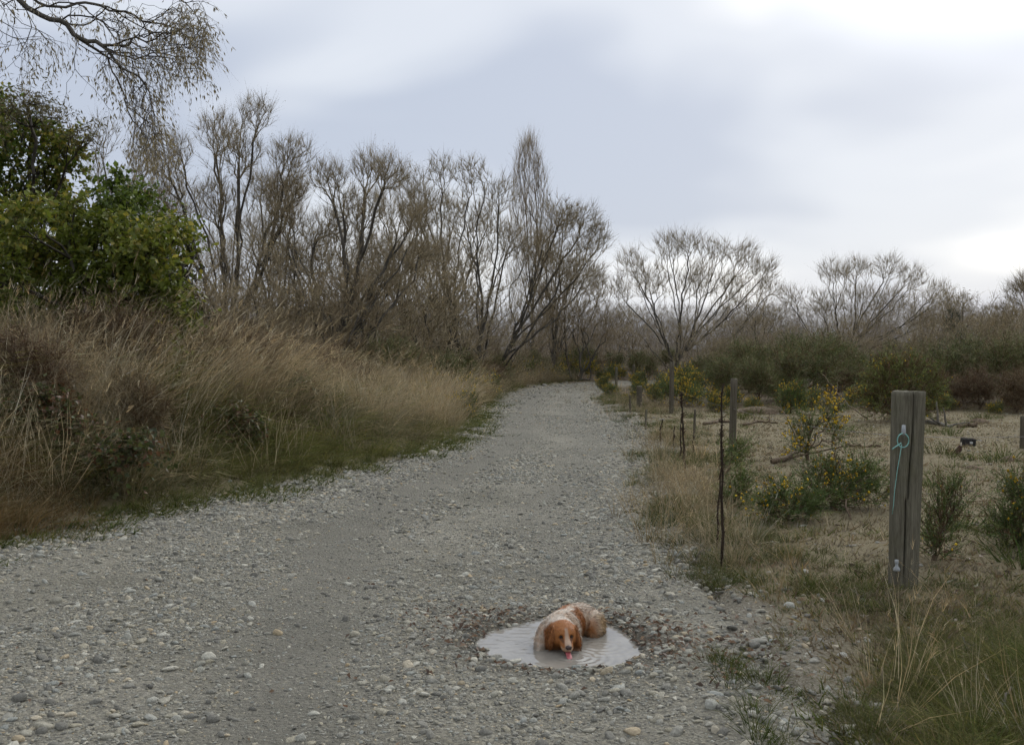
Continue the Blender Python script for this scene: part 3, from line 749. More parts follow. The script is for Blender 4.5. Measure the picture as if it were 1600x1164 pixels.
def pasture_litter():
    r = R(19); so = Soup(); n = 1500
    y = 5.5 + 20 * r.uniform(size=n) ** 1.2; x = 1.2 + r.uniform(0, 0.55, n) * y
    s_, lat_, hw_ = road_coords(x, y); k_ = lat_ - hw_ > 0.5; x, y = x[k_], y[k_]; n = len(x)
    p = np.stack([x, y, ground_z(x, y) + r.uniform(0.004, 0.02, n)], 1); a = r.uniform(0, 6.283, n)
    d = unit(np.stack([np.cos(a), np.sin(a), r.normal(0, 0.12, n)], 1)); L_ = 0.03 + 0.16 * r.beta(1, 4, n)
    c = pick_cols(r, n, [(0.09, 0.06, 0.04), (0.06, 0.045, 0.032), (0.3, 0.26, 0.2), (0.16, 0.1, 0.06), (0.1, 0.1, 0.05)])
    so.add(*ribbons(p, d, L_, r.uniform(0.01, 0.03, n), 0.15 * r.normal(size=(n, 3)), c, c, r, 2))
    return so.mesh('pasture_litter', M_LEAF, False)
tag(add('pasture_litter', pasture_litter()), 'scattered twigs and dead bits lying on the pasture turf', 'litter', None, 'stuff')

# ------------------------------------------------------------------ branching plants
UP = np.array([0, 0, 1.0])
class Skel:
    def __init__(s, base, cap=14000):
        s.p = np.zeros((cap, 3)); s.par = np.full(cap, -1); s.pl = np.zeros(cap); s.d = np.zeros((cap, 3)); s.n = 1
        s.p[0] = base; s.d[0] = UP
    def reach(s, target, rng, bf=0.35, step=0.25, sag=0.0, turn=0.9, wig=0.05, maxfrac=None, from_node=None):
        n = s.n
        if n + 60 > len(s.p): return
        v = target - s.p[:n]; dist = np.linalg.norm(v, axis=1) + 1e-9
        cosang = (v * s.d[:n]).sum(1) / dist
        cost = dist * (1 + turn * (1 - cosang)) + bf * s.pl[:n]
        if maxfrac is not None:
            cost = cost + 1e3 * (s.p[:n, 2] - s.p[0, 2] > maxfrac * (target[2] - s.p[0, 2]))
        j = from_node if from_node is not None else int(np.argmin(cost))
        D = dist[j]; m = max(1, int(math.ceil(D / step)))
        bend = 0.5 * (s.d[j] * D - v[j]) - UP * sag * D
        prev = j; last = s.p[j]
        for k in range(1, m + 1):
            t = k / m
            q = s.p[j] + v[j] * t + bend * t * (1 - t) * 1.3
            if k < m: q = q + rng.normal(size=3) * wig * step * 2
            s.p[n] = q; s.par[n] = prev; dv = q - last; l = np.linalg.norm(dv)
            s.d[n] = dv / max(l, 1e-9); s.pl[n] = s.pl[prev] + l
            prev = n; last = q; n += 1
        s.n = n
    def radii(s, tip, ex):
        n = s.n; acc = np.zeros(n); nch = np.zeros(n, int)
        for i in range(n - 1, 0, -1):
            if nch[i] == 0: acc[i] = tip ** ex
            acc[s.par[i]] += acc[i]; nch[s.par[i]] += 1
        s.r = np.maximum(acc, tip ** ex) ** (1 / ex); s.tips = np.where(nch == 0)[0]; s.nch = nch
        return s.r
def tubes(A, B, ra, rb, k):
    n = len(A)
    if n == 0: return np.zeros((0, 3)), np.zeros((0, 3), int)
    d = unit(B - A); ref = np.where(np.abs(d[:, 2:3]) > 0.9, np.array([[1.0, 0, 0]]), np.array([[0, 0, 1.0]]))
    u = unit(np.cross(d, ref)); w = np.cross(d, u)
    a = np.arange(k) * 2 * np.pi / k
    ring = u[:, None] * np.cos(a)[None, :, None] + w[:, None] * np.sin(a)[None, :, None]
    A = A - d * (ra * 0.25)[:, None]; B = B + d * (rb * 0.25)[:, None]
    V = np.concatenate([A[:, None] + ring * ra[:, None, None], B[:, None] + ring * rb[:, None, None]], 1)
    i = np.arange(k); j = (i + 1) % k
    T = np.concatenate([np.stack([i, j, j + k], 1), np.stack([i, j + k, i + k], 1)])
    T = (np.arange(n)[:, None, None] * 2 * k + T[None]).reshape(-1, 3)
    return V.reshape(-1, 3), T
def skel_tubes(sk, lo, hi, so, col, rng):
    i = np.arange(1, sk.n); i = i[(sk.r[i] >= lo) & (sk.r[i] < hi)]
    ra = np.minimum(sk.r[sk.par[i]], sk.r[i] * 1.25); rb = sk.r[i]
    for a, b, k in ((0.04, 9, 8), (0.012, 0.04, 5), (0, 0.012, 3)):
        q = (rb >= a) & (rb < b)
        if q.sum():
            V, T = tubes(sk.p[sk.par[i[q]]], sk.p[i[q]], ra[q], rb[q], k)
            so.add(V, T, np.repeat(pick_cols(rng, q.sum(), [col], 0.15), 2 * k, 0))
def in_lobe(rng, c, rad, n, shell=0.5):
    v = unit(rng.normal(size=(n, 3))) * (rng.uniform(size=(n, 1)) ** shell)
    return c + v * rad
WIL_TW = [(0.250, 0.205, 0.130), (0.310, 0.251, 0.157), (0.210, 0.179, 0.119)]
WIL_LF = [(0.25, 0.2, 0.1), (0.22, 0.18, 0.085), (0.2, 0.17, 0.09), (0.3, 0.22, 0.11)]
def twigs(so, rng, pos, dirs, per, L, W, cols, up=0.5, spread=0.45, curl=0.15, leaf=1.0, lcols=WIL_LF, lsize=(0.03, 0.065), hang=0.0):
    n = len(pos) * per
    p = np.repeat(pos, per, 0); d = unit(np.repeat(dirs, per, 0) * 0.8 + UP * up + spread * rng.normal(size=(n, 3)))
    Ls = rng.uniform(L[0], L[1], n); b = -UP * curl + 0.18 * rng.normal(size=(n, 3)) - UP * hang
    c = pick_cols(rng, n, cols)
    so.add(*ribbons(p, d, Ls, np.full(n, W), b, c, c * 1.1, rng, 2))
    m = int(n * leaf)
    if m:
        j = rng.integers(0, n, m); t = rng.uniform(0.25, 1.0, m)
        q = p[j] + d[j] * (Ls[j] * t)[:, None] + b[j] * (Ls[j] * t * t)[:, None]
        leaves(so, rng, q, unit(d[j] * 0.5 + (0.9 - 0.55 * (hang > 0)) * rng.normal(size=(m, 3)) - UP * (0.3 + hang)), rng.uniform(lsize[0], lsize[1], m), 0.13 if hang > 0 else 0.2, lcols)
def leaves(so, rng, q, d, L, asp, cols, fold=0.25, jit=0.2):
    m = len(q); side = unit(np.cross(d, rng.normal(size=(m, 3)))); nr = np.cross(d, side)
    L = L[:, None]; w = L * asp
    V = np.stack([q, q + d * L * 0.45 + side * w + nr * w * fold, q + d * L, q + d * L * 0.45 - side * w + nr * w * fold], 1).reshape(-1, 3)
    T = (np.arange(m)[:, None, None] * 4 + np.array([(0, 1, 2), (0, 2, 3)])[None]).reshape(-1, 3)
    so.add(V, T, np.repeat(pick_cols(rng, m, cols, jit), 4, 0))

ORG = [(0.221, 0.172, 0.104), (0.253, 0.199, 0.119), (0.182, 0.149, 0.098)]
def willow(base, lobes, seed, d, npts=900, tip=0.0048, ex=2.0, bf=0.34, per=9, tw=(0.3, 0.8), leaf=0.3, tcols=WIL_TW, lcols=WIL_LF, sag=0.2, step=0.3, barkc=(0.06, 0.052, 0.042),
           depth=0.8, W=0.0075, up=0.6, spread=0.33, split=0.018, wig=0.045, stems=2, feet=4, foot=0.55, names=None):
    """bare many-stemmed willow. lobes: (px, py, rx, ry) in photo pixels at distance d; base: world point"""
    rng = R(seed); sk = Skel(np.zeros(3))
    L = []
    for (px, py, rx_, ry_) in lobes:
        c = P(px, py, d) - base; c[1] += rng.normal(0, depth) 
        L.append((c, np.array([rx_, (rx_ + ry_) / 2, ry_]) / F * d))
    for k in range(feet):                            # the stems stand a little apart from each other
        a_ = rng.uniform(0, 6.283); sk.reach(np.array([foot * rng.uniform(0.3, 1.3) * math.cos(a_), foot * math.sin(a_), 0.12]), rng, 0.0, 0.3, 0, 0, 0.02, None, 0)
        sk.d[sk.n - 1] = unit(np.array([0.4 * math.cos(a_), 0.4 * math.sin(a_), 1.0]))
    for i in np.argsort([-l[0][2] for l in L]):
        c, rad = L[i]
        for k in range(stems):                       # several stems spring from near the ground towards each part of the crown
            sk.reach(c - UP * rad[2] * 0.5 + rng.normal(size=3) * rad * 0.45 * (k > 0), rng, bf * 0.35, step * 1.3, sag * rng.uniform(0.2, 1.6), 0.45, wig, rng.uniform(0.05, 0.55))
    vol = np.array([l[1][0] * l[1][2] for l in L]); cnt = (npts * 0.82 * vol / vol.sum()).astype(int) + 6
    T = np.concatenate([in_lobe(rng, c, rad, k, 0.42) for (c, rad), k in zip(L, cnt)])
    low = []
    for c, rad in L:                                 # side shoots along the limbs
        k = max(3, int(npts * 0.18 / len(L))); t = rng.uniform(0.3, 0.95, (k, 1))
        low.append(c * t * np.array([1, 1, 1.0]) + rng.normal(size=(k, 3)) * rad * 0.8)
    T = np.concatenate([T] + low); T = T[T[:, 2] > 0.5]
    for q in T[np.argsort(np.linalg.norm(T * np.array([1, 1, 1.3]), axis=1))]:
        sk.reach(q, rng, bf, step, sag * 0.6, 1.5, wig)
    sk.radii(tip, ex)
    tr, cr = Soup(), Soup()
    skel_tubes(sk, split, 9, tr, barkc, rng); skel_tubes(sk, 0, split, cr, np.array(tcols[0]) * 0.75, rng)
    tips = sk.tips
    twigs(cr, rng, sk.p[tips], sk.d[tips], per, tw, W, tcols, up, spread, 0.06, leaf, lcols, (0.02, 0.045))
    thin = np.where((sk.r[:sk.n] < 0.011) & (sk.nch > 0))[0]
    if len(thin):
        twigs(cr, rng, sk.p[thin], sk.d[thin], 3, (tw[0] * 0.7, tw[1] * 0.8), W, tcols, up, spread * 1.2, 0.06, leaf, lcols, (0.02, 0.045))
    return tr.mesh('trunk', M_BARK), cr.mesh('crown', M_TWIG)
def plant(name, loc, parts, label, cat, group=None, rz=0.0, sc=None):
    e_ = bpy.data.objects.new(name, None); COL.objects.link(e_)
    e_.location = loc; e_.rotation_euler = (0, 0, rz)
    if sc is not None: e_.scale = (sc,) * 3 if np.isscalar(sc) else sc
    tag(e_, label, cat, group)
    for nm, me in parts:
        o_ = add(nm, me, e_)
        if nm in ('flowers', 'foliage', 'seed_heads'): o_['kind'] = 'stuff'      # far too many and too small to pick apart
    return e_
def gpoint(px, d):
    x = (px - 800) / F * d
    return np.array([x, d, float(ground_z(np.array([x]), np.array([d]))[0]) - 0.05])
def willow_thing(name, basepx, d, lobes, seed, label, **k):
    b = gpoint(basepx, d)
    t, c = willow(b, lobes, seed, d, **k)
    return plant(name, b, [('trunk', t), ('crown', c)], label, 'tree', 'bare trees along the road')

willow_thing('willow_tree', 355, 27, [(335, 205, 34, 30), (420, 198, 24, 26), (300, 255, 28, 28), (385, 250, 34, 34), (455, 248, 36, 32), (285, 305, 30, 36), (430, 300, 40, 32), (345, 320, 36, 36), (255, 335, 28, 36),
             (470, 300, 20, 24)], 301, 'tall bare willow with two high rounded crown tufts, right of the green thicket', npts=1900, tw=(0.2, 0.55))
willow_thing('willow_tree', 490, 26, [(575, 268, 27, 24), (520, 285, 32, 28), (618, 292, 28, 26), (560, 330, 44, 32), (640, 350, 34, 30), (500, 355, 40, 34), (612, 400, 46, 26), (440, 345, 34, 34), (430, 400, 34, 34), (660, 385, 25, 20), (590, 440, 40, 24)],
             302, 'bare willow with dark stems leaning to the right over the tan grass', npts=2100, depth=0.7, tw=(0.2, 0.55))
willow_thing('willow_tree', 750, 38, [(640, 290, 28, 26), (690, 272, 28, 24), (738, 282, 28, 28), (780, 300, 26, 30), (668, 330, 36, 32), (728, 345, 42, 36), (905, 350, 36, 26), (932, 378, 20, 26), (868, 345, 28, 30), (842, 395, 36, 36),
             (885, 415, 40, 30), (790, 375, 36, 36), (690, 400, 36, 36), (650, 400, 30, 32), (920, 430, 26, 26)], 303,
             'broad many-stemmed bare willow in front of the poplar', npts=2500, bf=0.36, W=0.010, tw=(0.22, 0.6))
willow_thing('willow_tree', 1055, 52, [(985, 415, 24, 22), (1045, 390, 28, 24), (1078, 386, 26, 20), (1120, 396, 28, 20), (1160, 402, 26, 22), (1188, 425, 24, 22), (1200, 455, 24, 16), (970, 452, 20, 26), (1020, 440, 32, 28), (1090, 440, 36, 28), (1145, 450, 32, 26)],
             304, 'bare fan-shaped willow standing alone beyond the bend of the road', npts=1500, tip=0.005, W=0.0105, tw=(0.35, 0.85))
willow_thing('willow_tree', 1308, 57, [(1246, 465, 20, 18), (1298, 430, 26, 20), (1345, 424, 26, 20), (1388, 420, 26, 20), (1430, 436, 24, 20), (1452, 465, 24, 22), (1282, 478, 30, 22), (1340, 472, 36, 24), (1400, 472, 36, 26), (1448, 498, 30, 20)],
             305, 'bare round-headed willow above the shrubs, beyond the thick fence post', npts=1500, tip=0.005, W=0.0105, tw=(0.35, 0.85))
willow_thing('willow_tree', 1606, 48, [(1582, 462, 24, 22), (1612, 446, 32, 20), (1568, 500, 24, 24), (1625, 490, 36, 28), (1590, 530, 26, 20)], 306,
             'bare brownish tree cut off by the right edge of the picture', npts=1100, tcols=ORG, tip=0.005, W=0.011, stems=3)
willow_thing('willow_tree', 175, 29, [(165, 215, 22, 30), (205, 235, 22, 32), (145, 265, 18, 26), (190, 310, 32, 40), (240, 270, 22, 42), (230, 330, 26, 30)], 307,
             'slender pale bare tree behind the green thicket', npts=520, barkc=(0.12, 0.11, 0.095), per=6, tw=(0.2, 0.5))
willow_thing('willow_shrub', 905, 47, [(885, 455, 30, 30), (932, 462, 26, 26), (905, 500, 44, 28), (955, 500, 24, 24), (860, 500, 26, 26), (930, 530, 36, 18)], 308,
             'low ginger-brown bare willow scrub at the bend of the road', npts=700, tcols=ORG, lcols=ORG, tip=0.005, W=0.01)
willow_thing('willow_tree', 620, 36, [(610, 330, 26, 30), (655, 310, 24, 26), (590, 400, 34, 36), (640, 420, 34, 36), (700, 440, 34, 30), (560, 430, 30, 34)], 309,
             'thin-stemmed bare willow filling the gap between the two big willows', npts=1000, W=0.009)
willow_thing('willow_tree', 690, 45, [(655, 345, 28, 28), (705, 330, 26, 28), (760, 345, 28, 28), (680, 400, 34, 30), (740, 410, 36, 30), (715, 460, 40, 26)], 314,
             'pale bare willow standing behind the broad many-stemmed willow', npts=900, W=0.011, tw=(0.3, 0.7), stems=3)
willow_thing('willow_tree', 865, 47, [(880, 350, 28, 26), (915, 385, 26, 26), (850, 390, 28, 28), (890, 430, 34, 28), (935, 430, 22, 26), (860, 460, 34, 24)], 315,
             'brown bare willow to the right of the poplar foot', npts=900, W=0.011, tw=(0.3, 0.7), stems=3, tcols=ORG)
willow_thing('willow_tree', 425, 31, [(400, 300, 30, 34), (455, 330, 34, 34), (380, 370, 34, 40), (500, 400, 34, 36), (440, 410, 40, 40)], 312,
             'shorter bare willow standing between the two tallest willows', npts=900, stems=3)
willow_thing('willow_tree', 300, 33, [(270, 360, 30, 34), (320, 390, 34, 36), (300, 320, 26, 30), (350, 430, 34, 30), (260, 420, 30, 30)], 313,
             'low bare willow seen just right of the green thicket', npts=500, stems=3)
willow_thing('willow_tree', 1180, 84, [(1165, 478, 16, 14), (1192, 482, 16, 14), (1140, 488, 14, 12), (1210, 495, 14, 12), (1175, 505, 26, 14)], 310,
             'small distant bare tree seen between the two fan-shaped willows', npts=380, tip=0.008, W=0.016, tw=(0.4, 0.9))
willow_thing('willow_tree', 1497, 74, [(1490, 478, 16, 14), (1510, 474, 14, 12), (1530, 505, 18, 14), (1500, 505, 24, 16)], 311,
             'small pale distant bare tree near the right edge, above the dark pine', npts=360, tip=0.008, W=0.016, tw=(0.4, 0.9))

# the poplar: a narrow spire of upright shoots
def poplar():
    d = 58.0; b = gpoint(832, d); rng = R(320); sk = Skel(np.zeros(3))
    top = P(826, 222, d) - b
    for q, lx in ((1.0, 0), (0.93, 14), (0.97, 8), (0.86, -16), (0.8, 24), (0.75, -24), (0.9, -7), (0.66, 30), (0.6, -30)):
        tgt = np.array([lx / F * d + top[0] * q, rng.normal(0, 0.4), top[2] * q])
        sk.reach(tgt, rng, 0.2, 0.4, 0.05, 0.5, 0.03, 0.3 if lx else None)
    h = top[2]; T = []
    z = h * rng.uniform(0.18, 0.99, 2100)
    w = np.interp(z / h, [0.15, 0.4, 0.7, 0.9, 1.0], [1.1, 1.4, 1.2, 0.8, 0.25])
    a = rng.uniform(0, 6.283, len(z)); q = np.sqrt(rng.uniform(0.05, 1, len(z)))
    T = np.stack([w * q * np.cos(a) + top[0] * z / h, w * q * np.sin(a) * 0.8, z], 1)
    for t_ in T[np.argsort(T[:, 2])]:
        sk.reach(t_, rng, 0.12, 0.4, 0.05, 2.6, 0.03)
    sk.radii(0.0042, 2.15); tr, cr = Soup(), Soup()
    skel_tubes(sk, 0.03, 9, tr, (0.07, 0.06, 0.05), rng); skel_tubes(sk, 0, 0.03, cr, (0.1, 0.082, 0.06), rng)
    twigs(cr, rng, sk.p[sk.tips], sk.d[sk.tips], 6, (0.5, 1.25), 0.011, [(0.33, 0.265, 0.18), (0.28, 0.23, 0.16)], 2.2, 0.16, -0.05, 0.15)
    return plant('poplar_tree', b, [('trunk', tr.mesh('trunk', M_BARK)), ('crown', cr.mesh('crown', M_TWIG))], 'tall narrow leafless poplar spire rising above the willows', 'tree')
poplar()

# undergrowth of young willow at the feet of the trees
def scrub_mesh(seed, h=2.4, w=1.3, n=260, cols=WIL_TW, lcols=WIL_LF, stems=9):
    rng = R(seed); sk = Skel(np.zeros(3))
    for i in range(stems):
        a = rng.uniform(0, 6.283); q = rng.uniform(0.2, 0.9) * w
        sk.reach(np.array([q * math.cos(a), q * math.sin(a), h * rng.uniform(0.6, 1.0)]), rng, 0.05, 0.25, 0.1, 0.4, 0.08, 0.12)
    T = np.column_stack([rng.normal(0, w * 0.5, (n, 2)), rng.uniform(0.25, 1, n) * h])
    for q in T[np.argsort(T[:, 2])]: sk.reach(q, rng, 0.25, 0.25, 0.05, 1.2, 0.06)
    sk.radii(0.005, 2.0); tr, cr = Soup(), Soup()
    skel_tubes(sk, 0.014, 9, tr, (0.06, 0.05, 0.04), rng); skel_tubes(sk, 0, 0.014, cr, np.array(cols[0]) * 0.8, rng)
    twigs(cr, rng, sk.p[sk.tips], sk.d[sk.tips], 8, (0.25, 0.6), 0.008, cols, 0.6, 0.45, 0.1, 1.0, lcols)
    return [('stems', tr.mesh('stems', M_BARK)), ('crown', cr.mesh('crown', M_TWIG))]
SCRUB = [scrub_mesh(330 + i, 2.2 + 0.3 * i) for i in range(3)] + [scrub_mesh(335, 2.0, 1.2, 260, ORG, ORG)]
r = R(12)
SCRUB_SPOTS = [(270, 25), (500, 29), (545, 37), (735, 41), (665, 39), (905, 66), (300, 21), (345, 23), (395, 25), (440, 24), (520, 25), (560, 28), (610, 29), (655, 31), (585, 33), (700, 35), (530, 32), (420, 30), (325, 28), (790, 41), (835, 56), (870, 62), (640, 36), (470, 31), (960, 68), (985, 70)]
def scrub_labels():
    dd = np.array([q[1] for q in SCRUB_SPOTS]); out = [None] * len(dd); k1, k2 = 26, 35
    for nm, sel in (('front row', dd < k1), ('middle row', (dd >= k1) & (dd < k2)), ('back row', dd >= k2)):
        for k, i in enumerate(sorted(np.where(sel)[0], key=lambda k: SCRUB_SPOTS[k][0])):
            out[i] = 'leafless brown scrub under the willows, %s, %s from the left' % (nm, ['first', 'second', 'third', 'fourth', 'fifth', 'sixth', 'seventh', 'eighth', 'ninth', 'tenth', 'eleventh', 'twelfth'][k])
    return out
for i, ((px, d), lb) in enumerate(zip(SCRUB_SPOTS, scrub_labels())):
    b = gpoint(px, d)
    s_ = r.uniform(0.95, 1.5)
    plant('willow_scrub', b, SCRUB[3] if i in (1, 4, 5, 7, 10, 19, 20, 21, 24) else SCRUB[i % 3], lb, 'shrub', 'willow scrub under the trees', r.uniform(0, 6.28), s_)

# far woodland that reads as one mass
FAR = []
for i in range(4):
    pr = scrub_mesh(340 + i, 4.6, 2.2, 300, [(0.24, 0.205, 0.16), (0.21, 0.19, 0.16)], [(0.26, 0.21, 0.14)], 8)
    FAR += [pr[1][1]]
C_FAR = proto_collection('far_tree_shape', FAR)
r = R(14); n = 750
y = r.uniform(78, 190, n); x = r.uniform(-0.55, 0.62, n) * y
s_ = r.uniform(0.65, 1.15, n) * np.interp(y, [78, 190], [1.0, 1.75]) * np.where(r.uniform(size=n) < 0.55, 0.5, 1.0)
o = scatter('far_woodland', np.column_stack([x, y, 0 * x]), np.column_stack([0 * x, 0 * x, r.uniform(0, 6.28, n)]), np.column_stack([s_] * 3), r.integers(0, 4, n), C_FAR)
tag(o, 'far-off grey leafless woodland along the horizon', 'woodland', None, 'stuff')

# ------------------------------------------------------------------ gorse and broom
GOR = [(0.078, 0.114, 0.029), (0.104, 0.135, 0.036), (0.062, 0.094, 0.026), (0.143, 0.156, 0.048)]
YEL = [(0.55, 0.36, 0.015), (0.62, 0.44, 0.03), (0.45, 0.28, 0.012)]
def gorse(seed, lobes, npts=150, per=16, nl=(0.02, 0.055), flower=1.0, cols=GOR, dead=0.12, stemc=(0.07, 0.05, 0.03), fsize=0.011, W=0.005, tw=(0.1, 0.28), base_sag=0.0):
    """lobes: (centre xyz, radii xyz) in metres about the foot of the bush"""
    rng = R(seed); sk = Skel(np.zeros(3))
    for c, rad in lobes: sk.reach(np.array(c, float), rng, 0.1, 0.12, base_sag, 0.4, 0.1)
    vol = np.array([np.prod(rad) ** 0.67 for _, rad in lobes]); cnt = (npts * vol / vol.sum()).astype(int) + 4
    T = np.concatenate([in_lobe(rng, np.array(c, float), np.array(rad, float), k, 0.45) for (c, rad), k in zip(lobes, cnt)]); T = T[T[:, 2] > 0.03]
    for q in T[np.argsort(np.linalg.norm(T, axis=1))]: sk.reach(q, rng, 0.3, 0.12, 0.03, 1.0, 0.1)
    sk.radii(0.0028, 2.0); st, fo, fl = Soup(), Soup(), Soup()
    skel_tubes(sk, 0, 9, st, stemc, rng)
    thin = np.where(sk.r[:sk.n] < 0.009)[0]
    # short shoots, then spines all along them
    n = len(thin) * 3; p = np.repeat(sk.p[thin], 3, 0); d = unit(np.repeat(sk.d[thin], 3, 0) * 0.7 + UP * 0.5 + 0.6 * rng.normal(size=(n, 3)))
    L = rng.uniform(tw[0], tw[1], n); bend = 0.15 * rng.normal(size=(n, 3))
    isdead = rng.uniform(size=n) < dead
    c = pick_cols(rng, n, cols, 0.25); c[isdead] = pick_cols(rng, int(isdead.sum()), [(0.12, 0.07, 0.032), (0.09, 0.055, 0.03)])
    fo.add(*ribbons(p, d, L, np.full(n, W), bend, c * 0.8, c, rng, 2))
    j = np.repeat(np.arange(n), per); m = len(j); t = rng.uniform(0.1, 1, m)
    q = p[j] + d[j] * (L[j] * t)[:, None] + bend[j] * (L[j] * t * t)[:, None]
    dd = unit(d[j] * 0.6 + 0.9 * rng.normal(size=(m, 3))); ll = rng.uniform(nl[0], nl[1], m)
    side = unit(np.cross(dd, rng.normal(size=(m, 3)))) * W * 0.55
    V = np.stack([q - side, q + side, q + dd * ll[:, None]], 1).reshape(-1, 3)
    fo.add(V, np.arange(3 * m).reshape(-1, 3), np.repeat(c[j] * rng.uniform(0.7, 1.3, (m, 1)), 3, 0))
    parts = [('stems', st.mesh('stems', M_DEADWOOD)), ('foliage', fo.mesh('foliage', M_NEEDLE))]
    nf = int(n * 0.5 * flower)
    if nf:
        # flowers sit in clusters at the ends of a part of the shoots
        w = fbm(p[:, 0] * 4 + 50, p[:, 2] * 4 + p[:, 1] * 3, seed, 2) + 0.25 * rng.uniform(size=n)
        hot = np.argsort(-w)[: max(4, int(n * 0.22))]
        j = hot[rng.integers(0, len(hot), nf)]; t = rng.uniform(0.5, 1, nf)
        q = p[j] + d[j] * (L[j] * t)[:, None] + bend[j] * (L[j] * t * t)[:, None] + 0.008 * rng.normal(size=(nf, 3))
        O = np.array([(1, 0, 0), (-1, 0, 0), (0, 1, 0), (0, -1, 0), (0, 0, 1.2), (0, 0, -1)], float)
        OT = np.array([(0, 2, 4), (2, 1, 4), (1, 3, 4), (3, 0, 4), (2, 0, 5), (1, 2, 5), (3, 1, 5), (0, 3, 5)])
        V = (q[:, None] + O[None] * (fsize * rng.uniform(0.5, 1.2, (nf, 1, 1))) * rng.uniform(0.6, 1.3, (nf, 6, 1))).reshape(-1, 3)
        fl.add(V, (np.arange(nf)[:, None, None] * 6 + OT[None]).reshape(-1, 3), np.repeat(pick_cols(rng, nf, YEL), 6, 0))
        parts.append(('flowers', fl.mesh('flowers', M_FLOWER, False)))
    return parts
def gorse_at(px, py, seed, label, lobes, **k):
    b = G(px, py, 0.02); 
    b[2] = float(ground_z(b[:1], b[1:2])[0]) - 0.01
    return plant('gorse_bush', b, gorse(seed, lobes, **k), label, 'gorse', 'flowering gorse bushes')
# the near bushes, one by one
gorse_at(1262, 722, 401, 'upright gorse with many yellow flowers above a brown fallen branch',
         [((0.02, 0, 0.42), (0.24, 0.2, 0.3)), ((0.33, 0.05, 0.62), (0.17, 0.16, 0.22)), ((-0.12, 0, 0.22), (0.18, 0.15, 0.15)), ((0.38, 0, 0.3), (0.12, 0.1, 0.2))], npts=170, flower=1.5, per=9, fsize=0.014)
gorse_at(1300, 800, 402, 'wide dark green gorse close beside the thick fence post',
         [((0.05, 0.05, 0.09), (0.38, 0.3, 0.09)), ((0.05, 0.1, 0.2), (0.35, 0.3, 0.17)), ((0.3, 0.1, 0.3), (0.16, 0.16, 0.18)), ((0.02, 0.1, 0.32), (0.16, 0.15, 0.13)), ((0.42, 0.0, 0.15), (0.1, 0.1, 0.1))], npts=240, flower=0.45, per=14, fsize=0.013)
gorse_at(1228, 818, 403, 'low spreading gorse in front of the arched dead branch',
         [((0, 0, 0.1), (0.2, 0.2, 0.1)), ((-0.15, 0, 0.12), (0.1, 0.1, 0.08)), ((-0.02, 0, 0.25), (0.05, 0.05, 0.12)), ((0.2, 0, 0.12), (0.12, 0.12, 0.09))], npts=130, flower=0.6, per=12, fsize=0.013)
gorse_at(1460, 880, 404, 'narrow upright green shrub with brown foot behind the thick fence post',
         [((0.0, 0, 0.07), (0.09, 0.09, 0.07)), ((0.04, 0, 0.3), (0.1, 0.1, 0.2)), ((0.12, 0, 0.42), (0.09, 0.09, 0.14)), ((-0.02, 0, 0.16), (0.09, 0.09, 0.12))], npts=110, flower=0.04, per=12, dead=0.3, nl=(0.015, 0.035))
gorse_at(1605, 858, 405, 'gorse with small yellow flowers at the right edge of the pasture',
         [((0, 0, 0.25), (0.2, 0.2, 0.22)), ((-0.02, 0, 0.42), (0.14, 0.14, 0.12)), ((-0.15, 0, 0.12), (0.14, 0.14, 0.1)), ((0.02, 0, 0.08), (0.22, 0.2, 0.08))], npts=190, flower=0.5, per=12)
gorse_at(1128, 745, 406, 'small sparse gorse sprig by the dead stalks near the road edge',
         [((0.1, 0, 0.18), (0.16, 0.12, 0.14)), ((0.22, 0, 0.3), (0.07, 0.07, 0.1))], npts=60, flower=0.1, per=10)
gorse_at(1150, 795, 407, 'low green gorse seedling clump between road edge and pasture',
         [((0, 0, 0.1), (0.14, 0.12, 0.1)), ((0.05, 0, 0.2), (0.06, 0.06, 0.1))], npts=60, flower=0.0, per=12)
gorse_at(1235, 646, 408, 'round bright gorse with flowers at the far side of the pasture',
         [((0, 0, 0.3), (0.38, 0.3, 0.28)), ((0.12, 0, 0.5), (0.2, 0.2, 0.2))], npts=200, flower=0.9, per=12, fsize=0.016, W=0.007, nl=(0.03, 0.06))
# the round broom bush behind the thick post
BRM = [(0.143, 0.170, 0.046), (0.176, 0.199, 0.054), (0.111, 0.135, 0.042)]
gorse_at(1402, 660, 410, 'large round broom bush, half brown, with yellow flowers on one flank, behind the thick post',
         [((0, 0, 0.28), (0.7, 0.55, 0.26)), ((0.5, 0, 0.3), (0.4, 0.4, 0.28)), ((0, 0, 0.75), (0.7, 0.6, 0.55)), ((0.35, 0.1, 1.0), (0.45, 0.4, 0.35)), ((-0.25, 0, 1.0), (0.4, 0.4, 0.32)), ((0.75, 0.1, 0.75), (0.3, 0.3, 0.35)), ((-0.5, 0, 0.5), (0.3, 0.3, 0.3))],
         npts=850, flower=0.2, cols=BRM + [(0.1, 0.06, 0.03)], dead=0.32, per=9, W=0.008, nl=(0.03, 0.08), tw=(0.15, 0.4), fsize=0.016)
